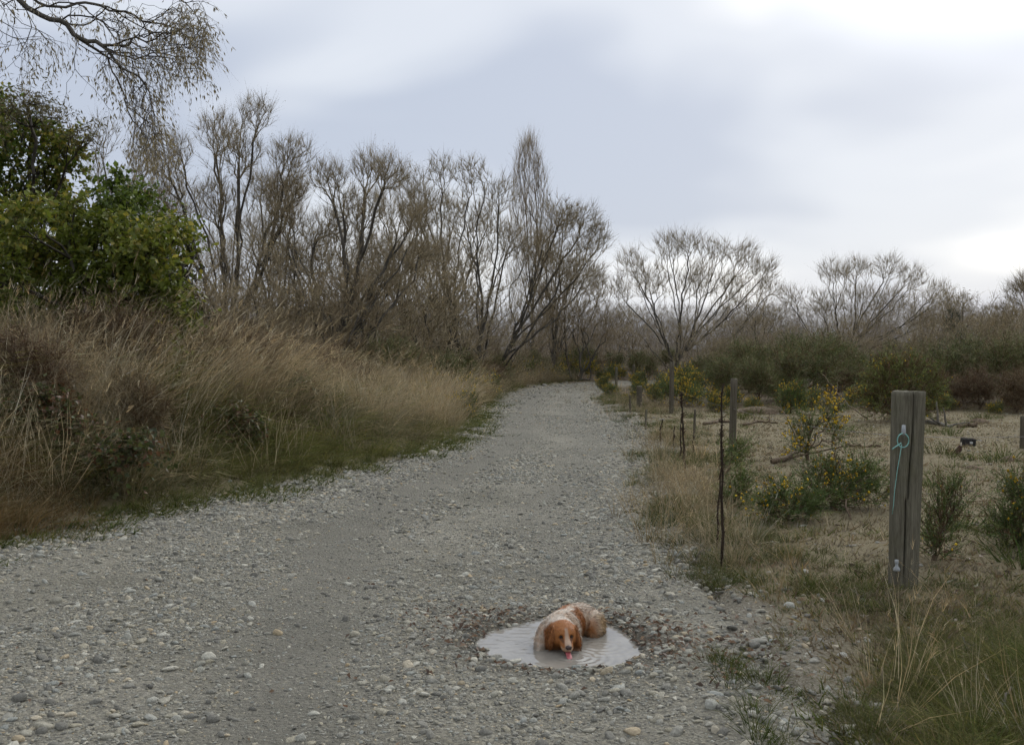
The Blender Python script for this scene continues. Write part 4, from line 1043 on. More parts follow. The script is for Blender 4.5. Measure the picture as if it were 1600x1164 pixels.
# prototypes for the mass of scrub farther off
def bush_lobes(rng, w, h, k):
    return [((rng.normal(0, w * 0.35), rng.normal(0, w * 0.3), h * rng.uniform(0.35, 0.7)), (w * rng.uniform(0.3, 0.5), w * rng.uniform(0.3, 0.45), h * rng.uniform(0.25, 0.38))) for _ in range(k)]
DRK = [(0.111, 0.128, 0.046), (0.137, 0.149, 0.050), (0.098, 0.114, 0.046), (0.182, 0.156, 0.074)]
BROOM = [gorse(420 + i, bush_lobes(R(520 + i), 1.0, 1.5, 5), 330, 8, (0.04, 0.1), 0.0, DRK, 0.18, W=0.009, tw=(0.2, 0.5)) for i in range(4)]
BROWNB = [gorse(430 + i, bush_lobes(R(530 + i), 0.9, 1.2, 4), 260, 7, (0.04, 0.1), 0.0, [(0.19, 0.14, 0.08), (0.16, 0.125, 0.07)], 0.5, W=0.008, tw=(0.2, 0.5)) for i in range(2)]
FLOW = [gorse(440 + i, bush_lobes(R(540 + i), 0.7, 0.85, 4), 240, 9, (0.03, 0.07), 0.9, GOR, 0.12, W=0.007, fsize=0.02, tw=(0.12, 0.3)) for i in range(3)]
r = R(16)
ORD = ['first', 'second', 'third', 'fourth', 'fifth', 'sixth', 'seventh', 'eighth', 'ninth', 'tenth', 'eleventh', 'twelfth']
def row_labels(spots, label):
    """nearer and farther rows, counted from the left of each row"""
    dd = np.array([q[1] for q in spots]); cut = np.median(dd); out = [None] * len(spots)
    for nm, sel in (('front row', dd <= cut), ('back row', dd > cut)):
        idx_ = sorted(np.where(sel)[0], key=lambda k: spots[k][0])
        for k, i in enumerate(idx_): out[i] = '%s, %s, %s from the left' % (label, nm, ORD[k])
    return out
def bush_row(name, protos, spots, label, cat, group, smin=0.85, smax=1.2):
    lb = row_labels(spots, label)
    for i, (px, d, *s_) in enumerate(spots):
        plant(name, gpoint(px, d), protos[i % len(protos)], lb[i], cat, group, r.uniform(0, 6.28), (s_[0] if s_ else 1) * r.uniform(smin, smax))
bush_row('broom_shrub', BROOM, [(1150, 30), (1185, 28), (1215, 30), (1250, 30), (1292, 37), (1330, 39), (1170, 35), (1235, 35), (1300, 36), (1120, 36), (1090, 38), (1360, 33), (1270, 42), (1340, 42), (1200, 44), (1140, 46)],
         'dark olive broom behind the pasture', 'shrub', 'broom thicket behind the pasture', 0.55, 1.4)
bush_row('broom_shrub', BROOM, [(1480, 28), (1520, 29), (1570, 27), (1610, 28), (1452, 36), (1500, 34), (1550, 35), (1600, 36), (1420, 38), (1480, 42), (1560, 44), (1650, 34)],
         'dark broom toward the right edge', 'shrub', 'broom thicket toward the right edge', 0.6, 1.3)
bush_row('broom_shrub', BROOM, [(700, 29), (735, 33), (640, 27), (770, 38), (600, 26), (560, 24), (820, 46), (860, 48), (910, 52), (780, 44), (540, 27), (680, 33), (960, 56), (1000, 58), (1040, 56), (1010, 50), (890, 56)],
         'dark broom below the bare willows', 'shrub', 'broom under the willows', 0.7, 1.0)
bush_row('brown_shrub', BROWNB, [(500, 22), (450, 20), (410, 19), (370, 18), (540, 25), (330, 17), (480, 26), (590, 29), (930, 55), (750, 36)], 'brown withered shrub behind the bank grass', 'shrub', 'withered shrubs on the bank', 0.7, 1.1)
bush_row('withered_weed', BROWNB, [(30, 10.4, .7), (140, 12.2, .8), (215, 11.0, .6), (310, 13.2, .8), (385, 14.8, .75), (90, 13.4, .9), (440, 16.6, .75), (255, 14.2, .85), (510, 19, .8), (560, 21, .8)], 'dark brown withered weed among the bank grass', 'weed', 'withered weeds in the bank grass', 0.8, 1.1)
bush_row('brown_shrub', BROWNB, [(1400, 30), (1460, 26), (1530, 25.5), (1590, 24.5), (1310, 33), (1630, 25)], 'brown withered shrub behind the pasture', 'shrub', 'withered shrubs behind the pasture', 0.7, 1.0)
bush_row('gorse_bush', FLOW, [(768, 31, .8), (720, 29, .8), (660, 25, .7), (730, 22, .6), (870, 47), (905, 48), (925, 52), (845, 46.5), (800, 42), (885, 50), (860, 50), (905, 54), (825, 44.5), (690, 27, .7), (965, 50), (948, 48)],
         'yellow-flowered gorse along the far road bend', 'gorse', 'flowering gorse bushes at the bend')
bush_row('gorse_bush', FLOW, [(1080, 30), (1065, 27, .8), (1100, 33), (1035, 34, .9), (1010, 31, .7), (1130, 27, .7), (1000, 38, .9), (1070, 36, 1.1), (1120, 24.5, .6), (1025, 28, .6)],
         'flowering gorse behind the fence posts', 'gorse', 'flowering gorse bushes behind the fence')
bush_row('gorse_bush', FLOW, [(944, 36, .65), (958, 33, .5), (985, 30, .4)], 'low gorse inside the road bend', 'gorse', 'gorse on the inside of the bend')
bush_row('gorse_bush', FLOW, [(1270, 26, .6), (1345, 27, .8), (1465, 25, .5), (1560, 24, .4), (1180, 25, .5)], 'small gorse before the broom thicket', 'gorse', 'gorse at the front of the thicket')
bush_row('twiggy_shrub', SCRUB[:3], [(1130, 40, .75), (1225, 39, .7), (1290, 46, .8), (1375, 40, .8), (1430, 35, .75), (1465, 38, .8), (1515, 33, .8), (1545, 41, .9), (1585, 32, .8), (1620, 38, .9), (1330, 50, .9), (1180, 52, .9), (1095, 48, .8)],
         'bare twiggy brown shrub behind the broom', 'shrub', 'twiggy shrubs behind the broom', 1.0, 1.6)
# the dark pine
def pine():
    rng = R(450); d = 50.0; b = gpoint(1488, d); so, st = Soup(), Soup(); sk = Skel(np.zeros(3)); h = 3.3
    sk.reach(np.array([0, 0, h]), rng, 0.1, 0.2, 0, 0.3, 0.02)
    for i in range(240):
        z = h * rng.uniform(0.1, 0.97); w = (1.05 - z / h * 0.85) * 1.05; a = rng.uniform(0, 6.283)
        sk.reach(np.array([w * math.cos(a), w * math.sin(a), z + 0.15]) * np.array([rng.uniform(0.4, 1), rng.uniform(0.4, 1), 1]), rng, 0.05, 0.2, 0.06, 0.3, 0.05)
    sk.radii(0.006, 2.0); skel_tubes(sk, 0, 9, st, (0.05, 0.04, 0.03), rng)
    th = np.where(sk.r[:sk.n] < 0.03)[0]
    twigs(so, rng, sk.p[th], sk.d[th], 14, (0.12, 0.3), 0.012, [(0.022, 0.032, 0.018), (0.03, 0.04, 0.02)], 0.2, 0.9, 0.0, 0)
    return plant('pine_tree', b, [('trunk', st.mesh('trunk', M_BARK)), ('crown', so.mesh('crown', M_NEEDLE))], 'small dark green pine among the grey scrub near the right edge', 'tree')
pine()

# ------------------------------------------------------------------ leafy growth at the left
def leafy(name, basepx, d, lobes, seed, label, npts, per, lcols, lsize, asp, tip=0.006, depth=0.5, cat='tree', hang=0.2, twl=(0.15, 0.4), clump=None):
    rng = R(seed); b = gpoint(basepx, d); sk = Skel(np.zeros(3)); L = []
    for (px, py, rx_, ry_, *dz) in lobes:
        c = P(px, py, d) - b; c[1] += rng.normal(0, depth) + (dz[0] if dz else 0)
        L.append((c, np.array([rx_, (rx_ + ry_) * 0.5, ry_]) / F * d))
    for c, rad in L: sk.reach(c, rng, 0.15, 0.2, 0.1, 0.5, 0.08, 0.5)
    vol = np.array([l[1][0] * l[1][2] for l in L]); cnt = (npts * vol / vol.sum()).astype(int) + 5
    T = np.concatenate([in_lobe(rng, c, rad, k, 0.4) for (c, rad), k in zip(L, cnt)]); T = T[T[:, 2] > 0.1]
    for q in T[np.argsort(np.linalg.norm(T, axis=1))]: sk.reach(q, rng, 0.25, 0.2, 0.05, 1.0, 0.08)
    sk.radii(tip, 2.05); tr, cr = Soup(), Soup()
    sp_ = min(0.02, 0.5 * sk.r[1:sk.n].max())
    skel_tubes(sk, sp_, 9, tr, (0.06, 0.05, 0.04), rng); skel_tubes(sk, 0, sp_, cr, (0.06, 0.05, 0.035), rng)
    th = np.where(sk.r[:sk.n] < 0.013)[0]
    n = len(th) * 3; p = np.repeat(sk.p[th], 3, 0); dd = unit(np.repeat(sk.d[th], 3, 0) + 0.8 * rng.normal(size=(n, 3)) + UP * 0.2)
    Ls = rng.uniform(twl[0], twl[1], n); bb = -UP * hang + 0.1 * rng.normal(size=(n, 3))
    cr.add(*ribbons(p, dd, Ls, np.full(n, 0.006), bb, np.tile([0.07, 0.06, 0.03], (n, 1)), np.tile([0.08, 0.07, 0.03], (n, 1)), rng, 2))
    j = np.repeat(np.arange(n), per); m = len(j); t = rng.uniform(0.15, 1.05, m)
    q = p[j] + dd[j] * (Ls[j] * t)[:, None] + bb[j] * (Ls[j] * t * t)[:, None]
    pal = np.array(lcols, float)
    tone = fbm(p[:, 0] * 1.3 + 20, p[:, 2] * 1.3 + p[:, 1] * 0.7, seed, 3)                # kinds of leaf grow in patches
    kk = np.clip((0.5 + (tone[j] - 0.5) * 0.8) * len(pal) + rng.normal(0, 1.3, m), 0, len(pal) - 1).astype(int)
    side = unit(np.cross(dd[j], rng.normal(size=(m, 3)))); ld = unit(dd[j] * 0.5 + side * 0.9 - UP * 0.35 + 0.2 * rng.normal(size=(m, 3)))
    nrm = unit(UP * 0.8 + 0.8 * rng.normal(size=(m, 3))); s2 = unit(np.cross(ld, nrm))
    Lf = rng.uniform(lsize[0], lsize[1], m)[:, None]; w = Lf * asp; nr = np.cross(s2, ld)
    V = np.stack([q, q + ld * Lf * 0.4 + s2 * w + nr * w * 0.3, q + ld * Lf - nr * w * 0.3, q + ld * Lf * 0.4 - s2 * w + nr * w * 0.3], 1).reshape(-1, 3)
    TT = (np.arange(m)[:, None, None] * 4 + np.array([(0, 1, 2), (0, 2, 3)])[None]).reshape(-1, 3)
    cr.add(V, TT, np.repeat(pal[kk] * rng.uniform(0.65, 1.35, (m, 1)), 4, 0))
    return plant(name, b, [('trunk', tr.mesh('trunk', M_BARK)), ('crown', cr.mesh('crown', M_LEAF))], label, cat)
IVY = [(0.059, 0.090, 0.014), (0.084, 0.129, 0.017), (0.125, 0.165, 0.022), (0.177, 0.188, 0.031), (0.235, 0.197, 0.039)]
leafy('ivy_tree', 15, 15.0, [(-10, 250, 60, 70), (60, 230, 50, 50), (95, 240, 35, 40), (20, 330, 70, 60), (80, 310, 45, 50), (-40, 180, 60, 50), (100, 370, 40, 40), (20, 420, 80, 50), (10, 480, 80, 50)], 501,
      'dark tree overgrown with ivy at the left edge', 420, 9, IVY, (0.05, 0.09), 0.36)
ELD = [(0.088, 0.113, 0.016), (0.105, 0.137, 0.018), (0.122, 0.153, 0.020), (0.140, 0.169, 0.023), (0.175, 0.185, 0.027), (0.297, 0.258, 0.046)]
leafy('elder_bush', 150, 13.6, [(60, 400, 70, 45), (140, 390, 60, 40), (215, 390, 50, 38), (260, 400, 40, 36), (180, 440, 70, 40), (100, 360, 40, 30), (240, 440, 46, 36), (40, 440, 60, 40), (270, 460, 24, 30), (220, 485, 50, 36), (140, 470, 60, 40), (60, 480, 70, 40), (240, 520, 50, 30), (0, 400, 50, 50), (268, 490, 18, 36), (265, 370, 18, 16), (284, 362, 7, 26), (120, 335, 9, 24), (238, 352, 7, 22), (60, 345, 10, 22), (288, 505, 9, 40), (180, 362, 8, 20), (150, 352, 24, 18), (255, 545, 40, 24)], 502,
      'bright green leafy bush on the bank below the ivy-covered tree', 600, 9, ELD, (0.035, 0.105), 0.3, cat='shrub')
BRB = [(0.05, 0.065, 0.02), (0.075, 0.085, 0.025), (0.1, 0.075, 0.035), (0.12, 0.06, 0.03)]
for k_, (bpx, bd, blobes, blab) in enumerate([(60, 10.0, [(60, 640, 40, 24), (100, 655, 26, 20), (25, 660, 26, 22)], 'dark bramble clump on the bank near the left edge'), (185, 9.9, [(185, 715, 44, 20), (140, 730, 26, 16), (225, 700, 26, 20)], 'low dark bramble halfway down the bank'),
        (345, 12.2, [(345, 660, 36, 20), (385, 668, 24, 16)], 'small dark bramble right of the leaning straw tussock'), (440, 15.0, [(440, 600, 36, 18), (475, 608, 22, 14)], 'dark bramble patch on the middle of the bank'), (240, 13.2, [(240, 560, 44, 24), (290, 566, 26, 20)], 'brown-green bramble tangle just below the green bush')]):
    leafy('bramble_clump', bpx, bd, blobes, 520 + k_, blab, 90, 7, BRB, (0.03, 0.07), 0.36, 0.004, 0.2, 'bramble', 0.3, (0.12, 0.35))
leafy('evergreen_shrub', 222, 15.2, [(215, 320, 26, 26), (222, 345, 32, 26), (205, 300, 14, 18), (225, 375, 34, 26), (235, 420, 30, 40)], 503,
      'small dark evergreen sticking up behind the bright green bush', 160, 9, IVY[:3], (0.05, 0.09), 0.32, cat='shrub')
leafy('dying_shrub', 270, 14.4, [(270, 470, 26, 36), (285, 430, 18, 26), (255, 500, 34, 26), (295, 500, 20, 30)], 504,
      'dark brownish withering bush at the right end of the green thicket', 150, 6, [(0.03, 0.028, 0.014), (0.06, 0.045, 0.02), (0.05, 0.055, 0.02)], (0.04, 0.07), 0.3, cat='shrub')
leafy('spindly_willow', 30, 14.4, [(20, 175, 40, 26), (75, 190, 34, 22), (120, 215, 22, 18), (0, 210, 40, 30)], 505,
      'thin olive-leaved shoots rising above the ivy-covered tree', 120, 5, [(0.09, 0.08, 0.035), (0.12, 0.1, 0.045)], (0.06, 0.1), 0.12, cat='tree', hang=0.0, twl=(0.2, 0.5))

# the willow bough that hangs in from the left: its tree stands outside the picture
def overhang():
    d = 10.0; b = np.array([-6.6, 9.8, 0.9]); rng = R(510); sk = Skel(np.zeros(3), 16000)
    def path(pts, dd=0.0, start=None):
        q = [P(px, py, d + dd + z_) - b for px, py, z_ in pts]
        for i, t in enumerate(q):
            sk.reach(t, rng, 0.02 if start is None and i == 0 else 0.0, 0.1, 0.0, 0.0, 0.03, None, start if i == 0 and start is not None else (sk.n - 1 if i else None))
        return sk.n - 1
    path([(-210, 250, 0), (-150, 60, 0), (-60, -35, 0)])
    trunk_end = sk.n - 1
    path([(32, 2, 0), (65, 25, 0), (94, 33, 0), (115, 54, 0)], start=trunk_end); fork = sk.n - 1
    path([(118, 80, 0), (117, 108, 0.05), (104, 130, 0.1), (104, 143, 0.1)], start=fork)
    path([(150, 65, -.1), (180, 95, -.15), (216, 119, -.2), (236, 160, -.2), (246, 190, -.2)], start=fork); t1 = sk.n - 1
    path([(130, 40, .2), (150, 30, .3), (175, 55, .3), (190, 90, .35)], start=fork - 6)
    path([(60, 5, .1), (120, 6, .2), (170, 17, .2), (196, 18, .2), (200, -8, .2)], start=trunk_end)
    path([(0, 48, .6), (50, 58, .6), (95, 66, .6)], start=trunk_end)
    path([(0, 110, .8), (30, 88, .8), (60, 60, .8)], start=trunk_end)
    path([(180, -40, 0), (240, -20, 0), (290, 5, 0), (310, 30, 0)], start=trunk_end)
    T = []
    for (px, py, rx_, ry_, m) in [(230, 60, 60, 40, 110), (270, 40, 45, 35, 100), (200, 100, 45, 40, 80), (215, 150, 34, 40, 70), (300, 40, 30, 35, 60), (235, 195, 26, 32, 60), (245, 235, 22, 24, 34), (180, 30, 40, 26, 50), (110, 30, 50, 22, 20), (60, 80, 50, 40, 26), (20, 60, 40, 40, 22), (250, 90, 40, 40, 70), (20, 10, 40, 14, 30), (310, 70, 22, 40, 50), (285, 100, 26, 30, 40), (225, 215, 26, 30, 40)]:
        q = rng.normal(0, 0.55, (m, 2)) * np.array([rx_, ry_]) + np.array([px, py])
        T += [P(a, c, d + rng.normal(0, 0.35)) - b for a, c in q]
    T = np.array(T); root = sk.p[trunk_end]
    for q in T[np.argsort(np.linalg.norm(T - root, axis=1))]: sk.reach(q, rng, 0.28, 0.12, -0.12, 0.8, 0.06)
    sk.radii(0.0024, 2.35)
    sk.r[:trunk_end + 1] = np.linspace(0.2, 0.075, trunk_end + 1)
    tr, cr = Soup(), Soup()
    skel_tubes(sk, 0.011, 9, tr, (0.045, 0.038, 0.03), rng); skel_tubes(sk, 0, 0.011, cr, (0.07, 0.055, 0.04), rng)
    tp = sk.tips[sk.p[sk.tips, 0] > root[0] + 0.3]
    twigs(cr, rng, sk.p[tp], sk.d[tp], 5, (0.07, 0.22), 0.003, [(0.13, 0.105, 0.07)], -0.3, 0.6, 0.35, 2.2, [(0.2, 0.165, 0.085), (0.24, 0.19, 0.095), (0.17, 0.145, 0.08)], (0.03, 0.06), 0.7)
    return plant('willow_tree', b, [('trunk', tr.mesh('trunk', M_BARK)), ('crown', cr.mesh('crown', M_LEAF))], 'dark willow bough with hanging narrow leaves reaching in at the top left', 'tree')
overhang()

# ------------------------------------------------------------------ fence
def wood_mat(name, dark, mid, light, moss):
    m, nt, b, out = mat_new(name)
    c = obj_coord(nt)
    mp = N(nt, 'ShaderNodeMapping'); nt.links.new(c, mp.inputs['Vector']); mp.inputs['Scale'].default_value = (1, 1, 0.06)
    n1 = noise(nt, 60, 5, mp.outputs[0], 0.7); n2 = noise(nt, 7, 4, c, 0.6); n3 = noise(nt, 220, 3, mp.outputs[0], 0.7)
    c1 = ramp(nt, n1, [(0.3, dark), (0.5, mid), (0.72, light)])
    c2 = mixc(nt, ramp(nt, n2, [(0.5, (0, 0, 0)), (0.75, (0.7, 0.7, 0.7))]), c1, moss)
    c3 = mixc(nt, 0.35, c2, ramp(nt, n3, [(0.35, dark), (0.7, light)]))
    nt.links.new(c3, b.inputs['Base Color']); b.inputs['Roughness'].default_value = 0.9; b.inputs['Specular IOR Level'].default_value = 0.15
    bump(nt, b, n1, 0.7, 0.012)
    return m
M_POST = wood_mat('weathered_post', (0.048, 0.044, 0.031), (0.118, 0.108, 0.079), (0.221, 0.206, 0.160), (0.104, 0.102, 0.055))
M_POSTD = wood_mat('dark_post', (0.038, 0.033, 0.025), (0.090, 0.078, 0.058), (0.180, 0.158, 0.119), (0.090, 0.090, 0.051))
def simple(name, col, rough=0.6, metal=0.0, spec=0.5):
    m, nt, b, out = mat_new(name)
    n1 = noise(nt, 40, 3, obj_coord(nt))
    cc = ramp(nt, n1, [(0.3, tuple(0.8 * x for x in col)), (0.7, tuple(min(1, 1.15 * x) for x in col))])
    nt.links.new(cc, b.inputs['Base Color']); b.inputs['Roughness'].default_value = rough; b.inputs['Metallic'].default_value = metal
    b.inputs['Specular IOR Level'].default_value = spec
    return m
def round_post(name, r0, r1, h, seed, mat, crack=None, k=40, m=26, below=0.15, lean=(0, 0)):
    rng = R(seed); a = np.arange(k) * 2 * np.pi / k
    zs = np.linspace(-below, h, m); V = []
    for z in zs:
        t = max(z, 0) / h; rad = r0 + (r1 - r0) * t
        q = rad * (1 + 0.03 * np.sin(2 * a + 1 + seed) + 0.02 * np.sin(5 * a + seed + z * 2)) + 0.006 * rad / 0.1 * (vnoise(a * 6, np.full(k, z * 2.5), seed) - 0.5) + 0.004 * rad / 0.1 * (vnoise(a * 22, np.full(k, z * 3), seed + 3) - 0.5)
        if crack:
            ca, cw, cd = crack(z)
            dd = np.abs((a - ca + np.pi) % (2 * np.pi) - np.pi)
            q = q - cd * np.exp(-(dd / cw) ** 2)
        V.append(np.stack([q * np.cos(a) + lean[0] * t, q * np.sin(a) + lean[1] * t, np.full(k, z) + (0.016 * (vnoise(a * 3, a * 0, seed + 9) - 0.5) * (t > 0.97))], 1))
    V = np.concatenate(V); i = np.arange(k); j = (i + 1) % k
    Q = np.concatenate([np.stack([i + q * k, j + q * k, j + (q + 1) * k, i + (q + 1) * k], 1) for q in range(m - 1)])
    top = len(V); ctr = V[-k:].mean(0) + np.array([0, 0, 0.004])
    V = np.concatenate([V, ctr[None]]); l = (m - 1) * k
    T = np.stack([i + l, j + l, np.full(k, top)], 1)
    me = mesh(name, V, [Q, T], mat, None, True)
    return me
def tube_path(pts, rad, k=6):
    p = np.array(pts, float); d = unit(np.gradient(p, axis=0)); n = len(p)
    ref = np.array([0.3, 0.2, 1.0]); u = unit(np.cross(d, ref) + 1e-6); w = np.cross(d, u); a = np.arange(k) * 2 * np.pi / k
    rad = np.broadcast_to(rad, (n,))
    V = (p[:, None] + (u[:, None] * np.cos(a)[None, :, None] + w[:, None] * np.sin(a)[None, :, None]) * rad[:, None, None]).reshape(-1, 3)
    i = np.arange(k); j = (i + 1) % k
    Q = np.concatenate([np.stack([i + q * k, j + q * k, j + (q + 1) * k, i + (q + 1) * k], 1) for q in range(n - 1)])
    c0 = len(V); V = np.concatenate([V, p[:1], p[-1:]])
    T = np.concatenate([np.stack([j, i, np.full(k, c0)], 1), np.stack([i + (n - 1) * k, j + (n - 1) * k, np.full(k, c0 + 1)], 1)])
    return V, Q, T
# the thick strainer post
b = G(1411, 921, 0.02); D0 = b[1]; b[2] = float(ground_z(b[:1], b[1:2])[0])
top = P(1419, 612, D0); HP = top[2] - b[2]
face = math.atan2(-b[1], -b[0])                              # the side that faces the road and the viewer
def crack(z):
    t = max(z, 0) / HP
    return (face + 0.12 + 0.25 * t * (t > 0) + 0.05 * math.sin(9 * t) - (0.18 if t < 0.45 else 0), 0.045, 0.03 * sstep(0.02, 0.2, t) + 0.004)
strainer = plant('fence_post', b, [], 'thick weathered round fence post with a long crack and turquoise cord', 'fence post', 'fence posts')
add('post', round_post('post', 0.083, 0.095, HP, 1, M_POST, crack, 150, 60, 0.2, (top[0] - b[0], 0)), strainer)
M_INS = simple('insulator_plastic', (0.3, 0.32, 0.33), 0.5)
M_CORD = simple('turquoise_cord', (0.2, 0.42, 0.385), 0.7)
def on_post(px, py, off=0.1):
    q = P(px, py, D0 - off); return q - b
def lathe(prof, loc, axis_, k=14):
    ax = unit(np.array(axis_, float)); ref = np.array([0.2, 0.1, 1.0]) if abs(ax[2]) < 0.9 else np.array([1.0, 0, 0])
    u = unit(np.cross(ax, ref)); w = np.cross(ax, u); a = np.arange(k) * 2 * np.pi / k
    V = np.concatenate([loc + ax * h_ + (u * np.cos(a)[:, None] + w * np.sin(a)[:, None]) * r_ for r_, h_ in prof])
    i = np.arange(k); j = (i + 1) % k
    Q = np.concatenate([np.stack([i + q * k, j + q * k, j + (q + 1) * k, i + (q + 1) * k], 1) for q in range(len(prof) - 1)])
    return V, Q
toward = unit(np.array([-b[0], -b[1], 0]))
q = on_post(1401, 888, 0.095)
prof = [(0.001, 0.055), (0.012, 0.053), (0.012, 0.035), (0.009, 0.03), (0.009, 0.015), (0.02, 0.002), (0.021, -0.012), (0.001, -0.02)]
V, Q = lathe(prof, q, (0, 0, 1)); add('insulator', mesh('insulator', V, [Q], M_INS), strainer)
q = on_post(1412, 674, 0.102)
V, Q = lathe([(0.001, 0.04), (0.011, 0.038), (0.013, 0.0), (0.013, -0.02), (0.001, -0.022)], q, (0, 0, 1)); add('insulator', mesh('insulator', V, [Q], M_INS), strainer)
# cord: a loop with a tail, a loose end and the line that runs down the post
def cord(pts, rad=0.0036):
    V, Q, T = tube_path(pts, rad); return V, Q, T
VV, QQ, TT_, nv = [], [], [], 0
loop = [on_post(1411 + 9 * math.cos(t), 688 - 11 * math.sin(t), 0.112 + 0.004 * math.sin(3 * t)) for t in np.linspace(0, 4 * math.pi * 0.97, 40)]
tail = [on_post(1408, 692, .116), on_post(1402, 696, .118), on_post(1396, 700, .118), on_post(1394, 702, .115)]
line = [on_post(1409, 694, .112), on_post(1406, 712, .112), on_post(1402, 735, .108), on_post(1398, 765, .098), on_post(1396, 790, .088), on_post(1394, 803, .08)]
for pth, rad in ((loop, 0.0036), (tail, 0.004), (line, 0.0022)):
    V, Q, T = cord(pth, rad); VV.append(V); QQ.append(Q + nv); TT_.append(T + nv); nv += len(V)
add('cord', mesh('cord', np.concatenate(VV), [np.concatenate(QQ), np.concatenate(TT_)], M_CORD), strainer)['label'] = 'turquoise cord looped and knotted round the post'
# thinner posts down the fence line
def thin_post(px, py, topx, topy, r0, seed, label, mat=None):
    g_ = G(px, py, 0.02); g_[2] = float(ground_z(g_[:1], g_[1:2])[0]); t_ = P(topx, topy, g_[1])
    me = round_post('post', r0 * 1.05, r0, t_[2] - g_[2], seed, mat or M_POSTD, None, 14, 12, 0.15, (t_[0] - g_[0], 0))
    o = add('fence_post', me, None, g_); tag(o, label, 'fence post', 'fence posts'); return g_, t_
posts = [(b, top)]
posts.append(thin_post(1144, 709, 1147, 592, 0.047, 2, 'second fence post from the camera, slim grey, at the pasture edge'))
posts.append(thin_post(1049, 648, 1050, 566, 0.052, 3, 'third fence post, grey, standing before the gorse'))
posts.append(thin_post(999, 637, 999, 603, 0.07, 4, 'short stubby fence post near the bend of the road'))
posts.append(thin_post(963, 607, 963, 574, 0.05, 5, 'far pale fence post at the bend of the road', M_POST))
thin_post(990, 603, 990, 570, 0.05, 6, 'farthest fence post, beyond the gorse at the bend')
thin_post(1599, 702, 1600, 650, 0.05, 8, 'grey fence post stub at the right edge of the pasture')
thin_post(1009, 672, 1010, 640, 0.02, 11, 'thin grey stake nearest the road edge, left of the dead stalks', M_POST)
thin_post(985, 648, 984, 617, 0.022, 12, 'thin leaning stake beside the short stubby post')
thin_post(1084, 690, 1086, 640, 0.018, 13, 'thin dark stake between the second and third fence posts')
M_WIRE = simple('fence_wire', (0.16, 0.16, 0.16), 0.5, 0.6)
def wire(p, q, label, sagm=0.05):
    t = np.linspace(0, 1, 14)[:, None]; pts = p + (q - p) * t - UP * sagm * 4 * t * (1 - t)
    V, Q, T = tube_path(pts - pts[0], 0.0014, 5); o = add('fence_wire', mesh('fence_wire', V, [Q, T], M_WIRE), None, pts[0]); tag(o, label, 'wire', 'fence wires')
h1 = P(1412, 682, D0 - 0.1); 
wire(h1, posts[1][0] + np.array([0, -0.05, 0.62]), 'thin slack fence wire between the thick post and the second post')
wire(h1, P(1700, 676, 9.5), 'thin fence wire running from the thick post out of the right edge', 0.02)
wire(posts[1][0] + np.array([0, -0.05, 0.62]), posts[2][0] + np.array([0, -0.05, 0.62]), 'thin fence wire between the second and third post')

# dead flower stalks by the fence
def stalk(px, py, topx, topy, seed, label, rad=0.009, knobs=160, kn=(0.25, 1.0), ks=0.013):
    rad *= 1.3; ks *= 1.2
    rng = R(seed); g_ = G(px, py, 0.02); g_[2] = float(ground_z(g_[:1], g_[1:2])[0]); t_ = P(topx, topy, g_[1]) - g_
    z = np.linspace(0, 1, 16)[:, None]; pts = t_ * z + np.concatenate([np.zeros((1, 3)), np.cumsum(rng.normal(0, 0.006, (15, 3)) * np.array([1, 1, 0]), 0)])
    so = Soup(); V, Q, T = tube_path(pts, np.linspace(rad, rad * 0.45, 16), 6)
    so.add(V, np.concatenate([Q[:, [0, 1, 2]], Q[:, [0, 2, 3]], T]), np.array([0.05, 0.036, 0.026]))
    root = mesh('stem', V, [Q, T], M_STALK)
    so = Soup(); t = rng.uniform(kn[0], kn[1], knobs); band = vnoise(t * 9, t * 0, seed) > 0.3
    t = t[band]; m = len(t); p = np.stack([np.interp(t, z[:, 0], pts[:, k]) for k in range(3)], 1)
    dd = unit(rng.normal(size=(m, 3)) + UP * 0.6)
    so.add(*ribbons(p, dd, rng.uniform(ks * 0.8, ks * 2.2, m), np.full(m, ks * 1.1), 0.3 * rng.normal(size=(m, 3)), pick_cols(rng, m, [(0.05, 0.035, 0.024), (0.075, 0.05, 0.032)]), pick_cols(rng, m, [(0.07, 0.05, 0.034)]), rng, 2))
    return plant('dead_stalk', g_, [('stem', root), ('seed_heads', so.mesh('seed_heads', M_TWIG))], label, 'plant', 'dead stalks along the fence')
stalk(1127, 893, 1126, 602, 601, 'tallest dark dead stalk nearest the camera by the road edge', 0.0085, 240, (0.1, 1.0), 0.012)
stalk(1120, 855, 1120, 683, 602, 'shorter dead stalk standing just beside the tallest one', 0.007, 110)
stalk(1071, 742, 1068, 614, 603, 'dark dead stalk with thick seed heads midway along the fence', 0.012, 170, (0.15, 1.0), 0.018)
stalk(1062, 722, 1062, 650, 604, 'slim dead stalk just behind the thick-headed stalk', 0.009, 50)
stalk(1051, 710, 1052, 666, 605, 'short dead stalk nearer the road than the others', 0.01, 40, (0.4, 1.0), 0.016)
stalk(1032, 690, 1034, 655, 606, 'farthest leaning dead stalk beside the road edge', 0.016, 40, (0.3, 1.0), 0.02)
stalk(1083, 715, 1084, 682, 607, 'stubby dead stalk in the dry pasture', 0.008, 30)

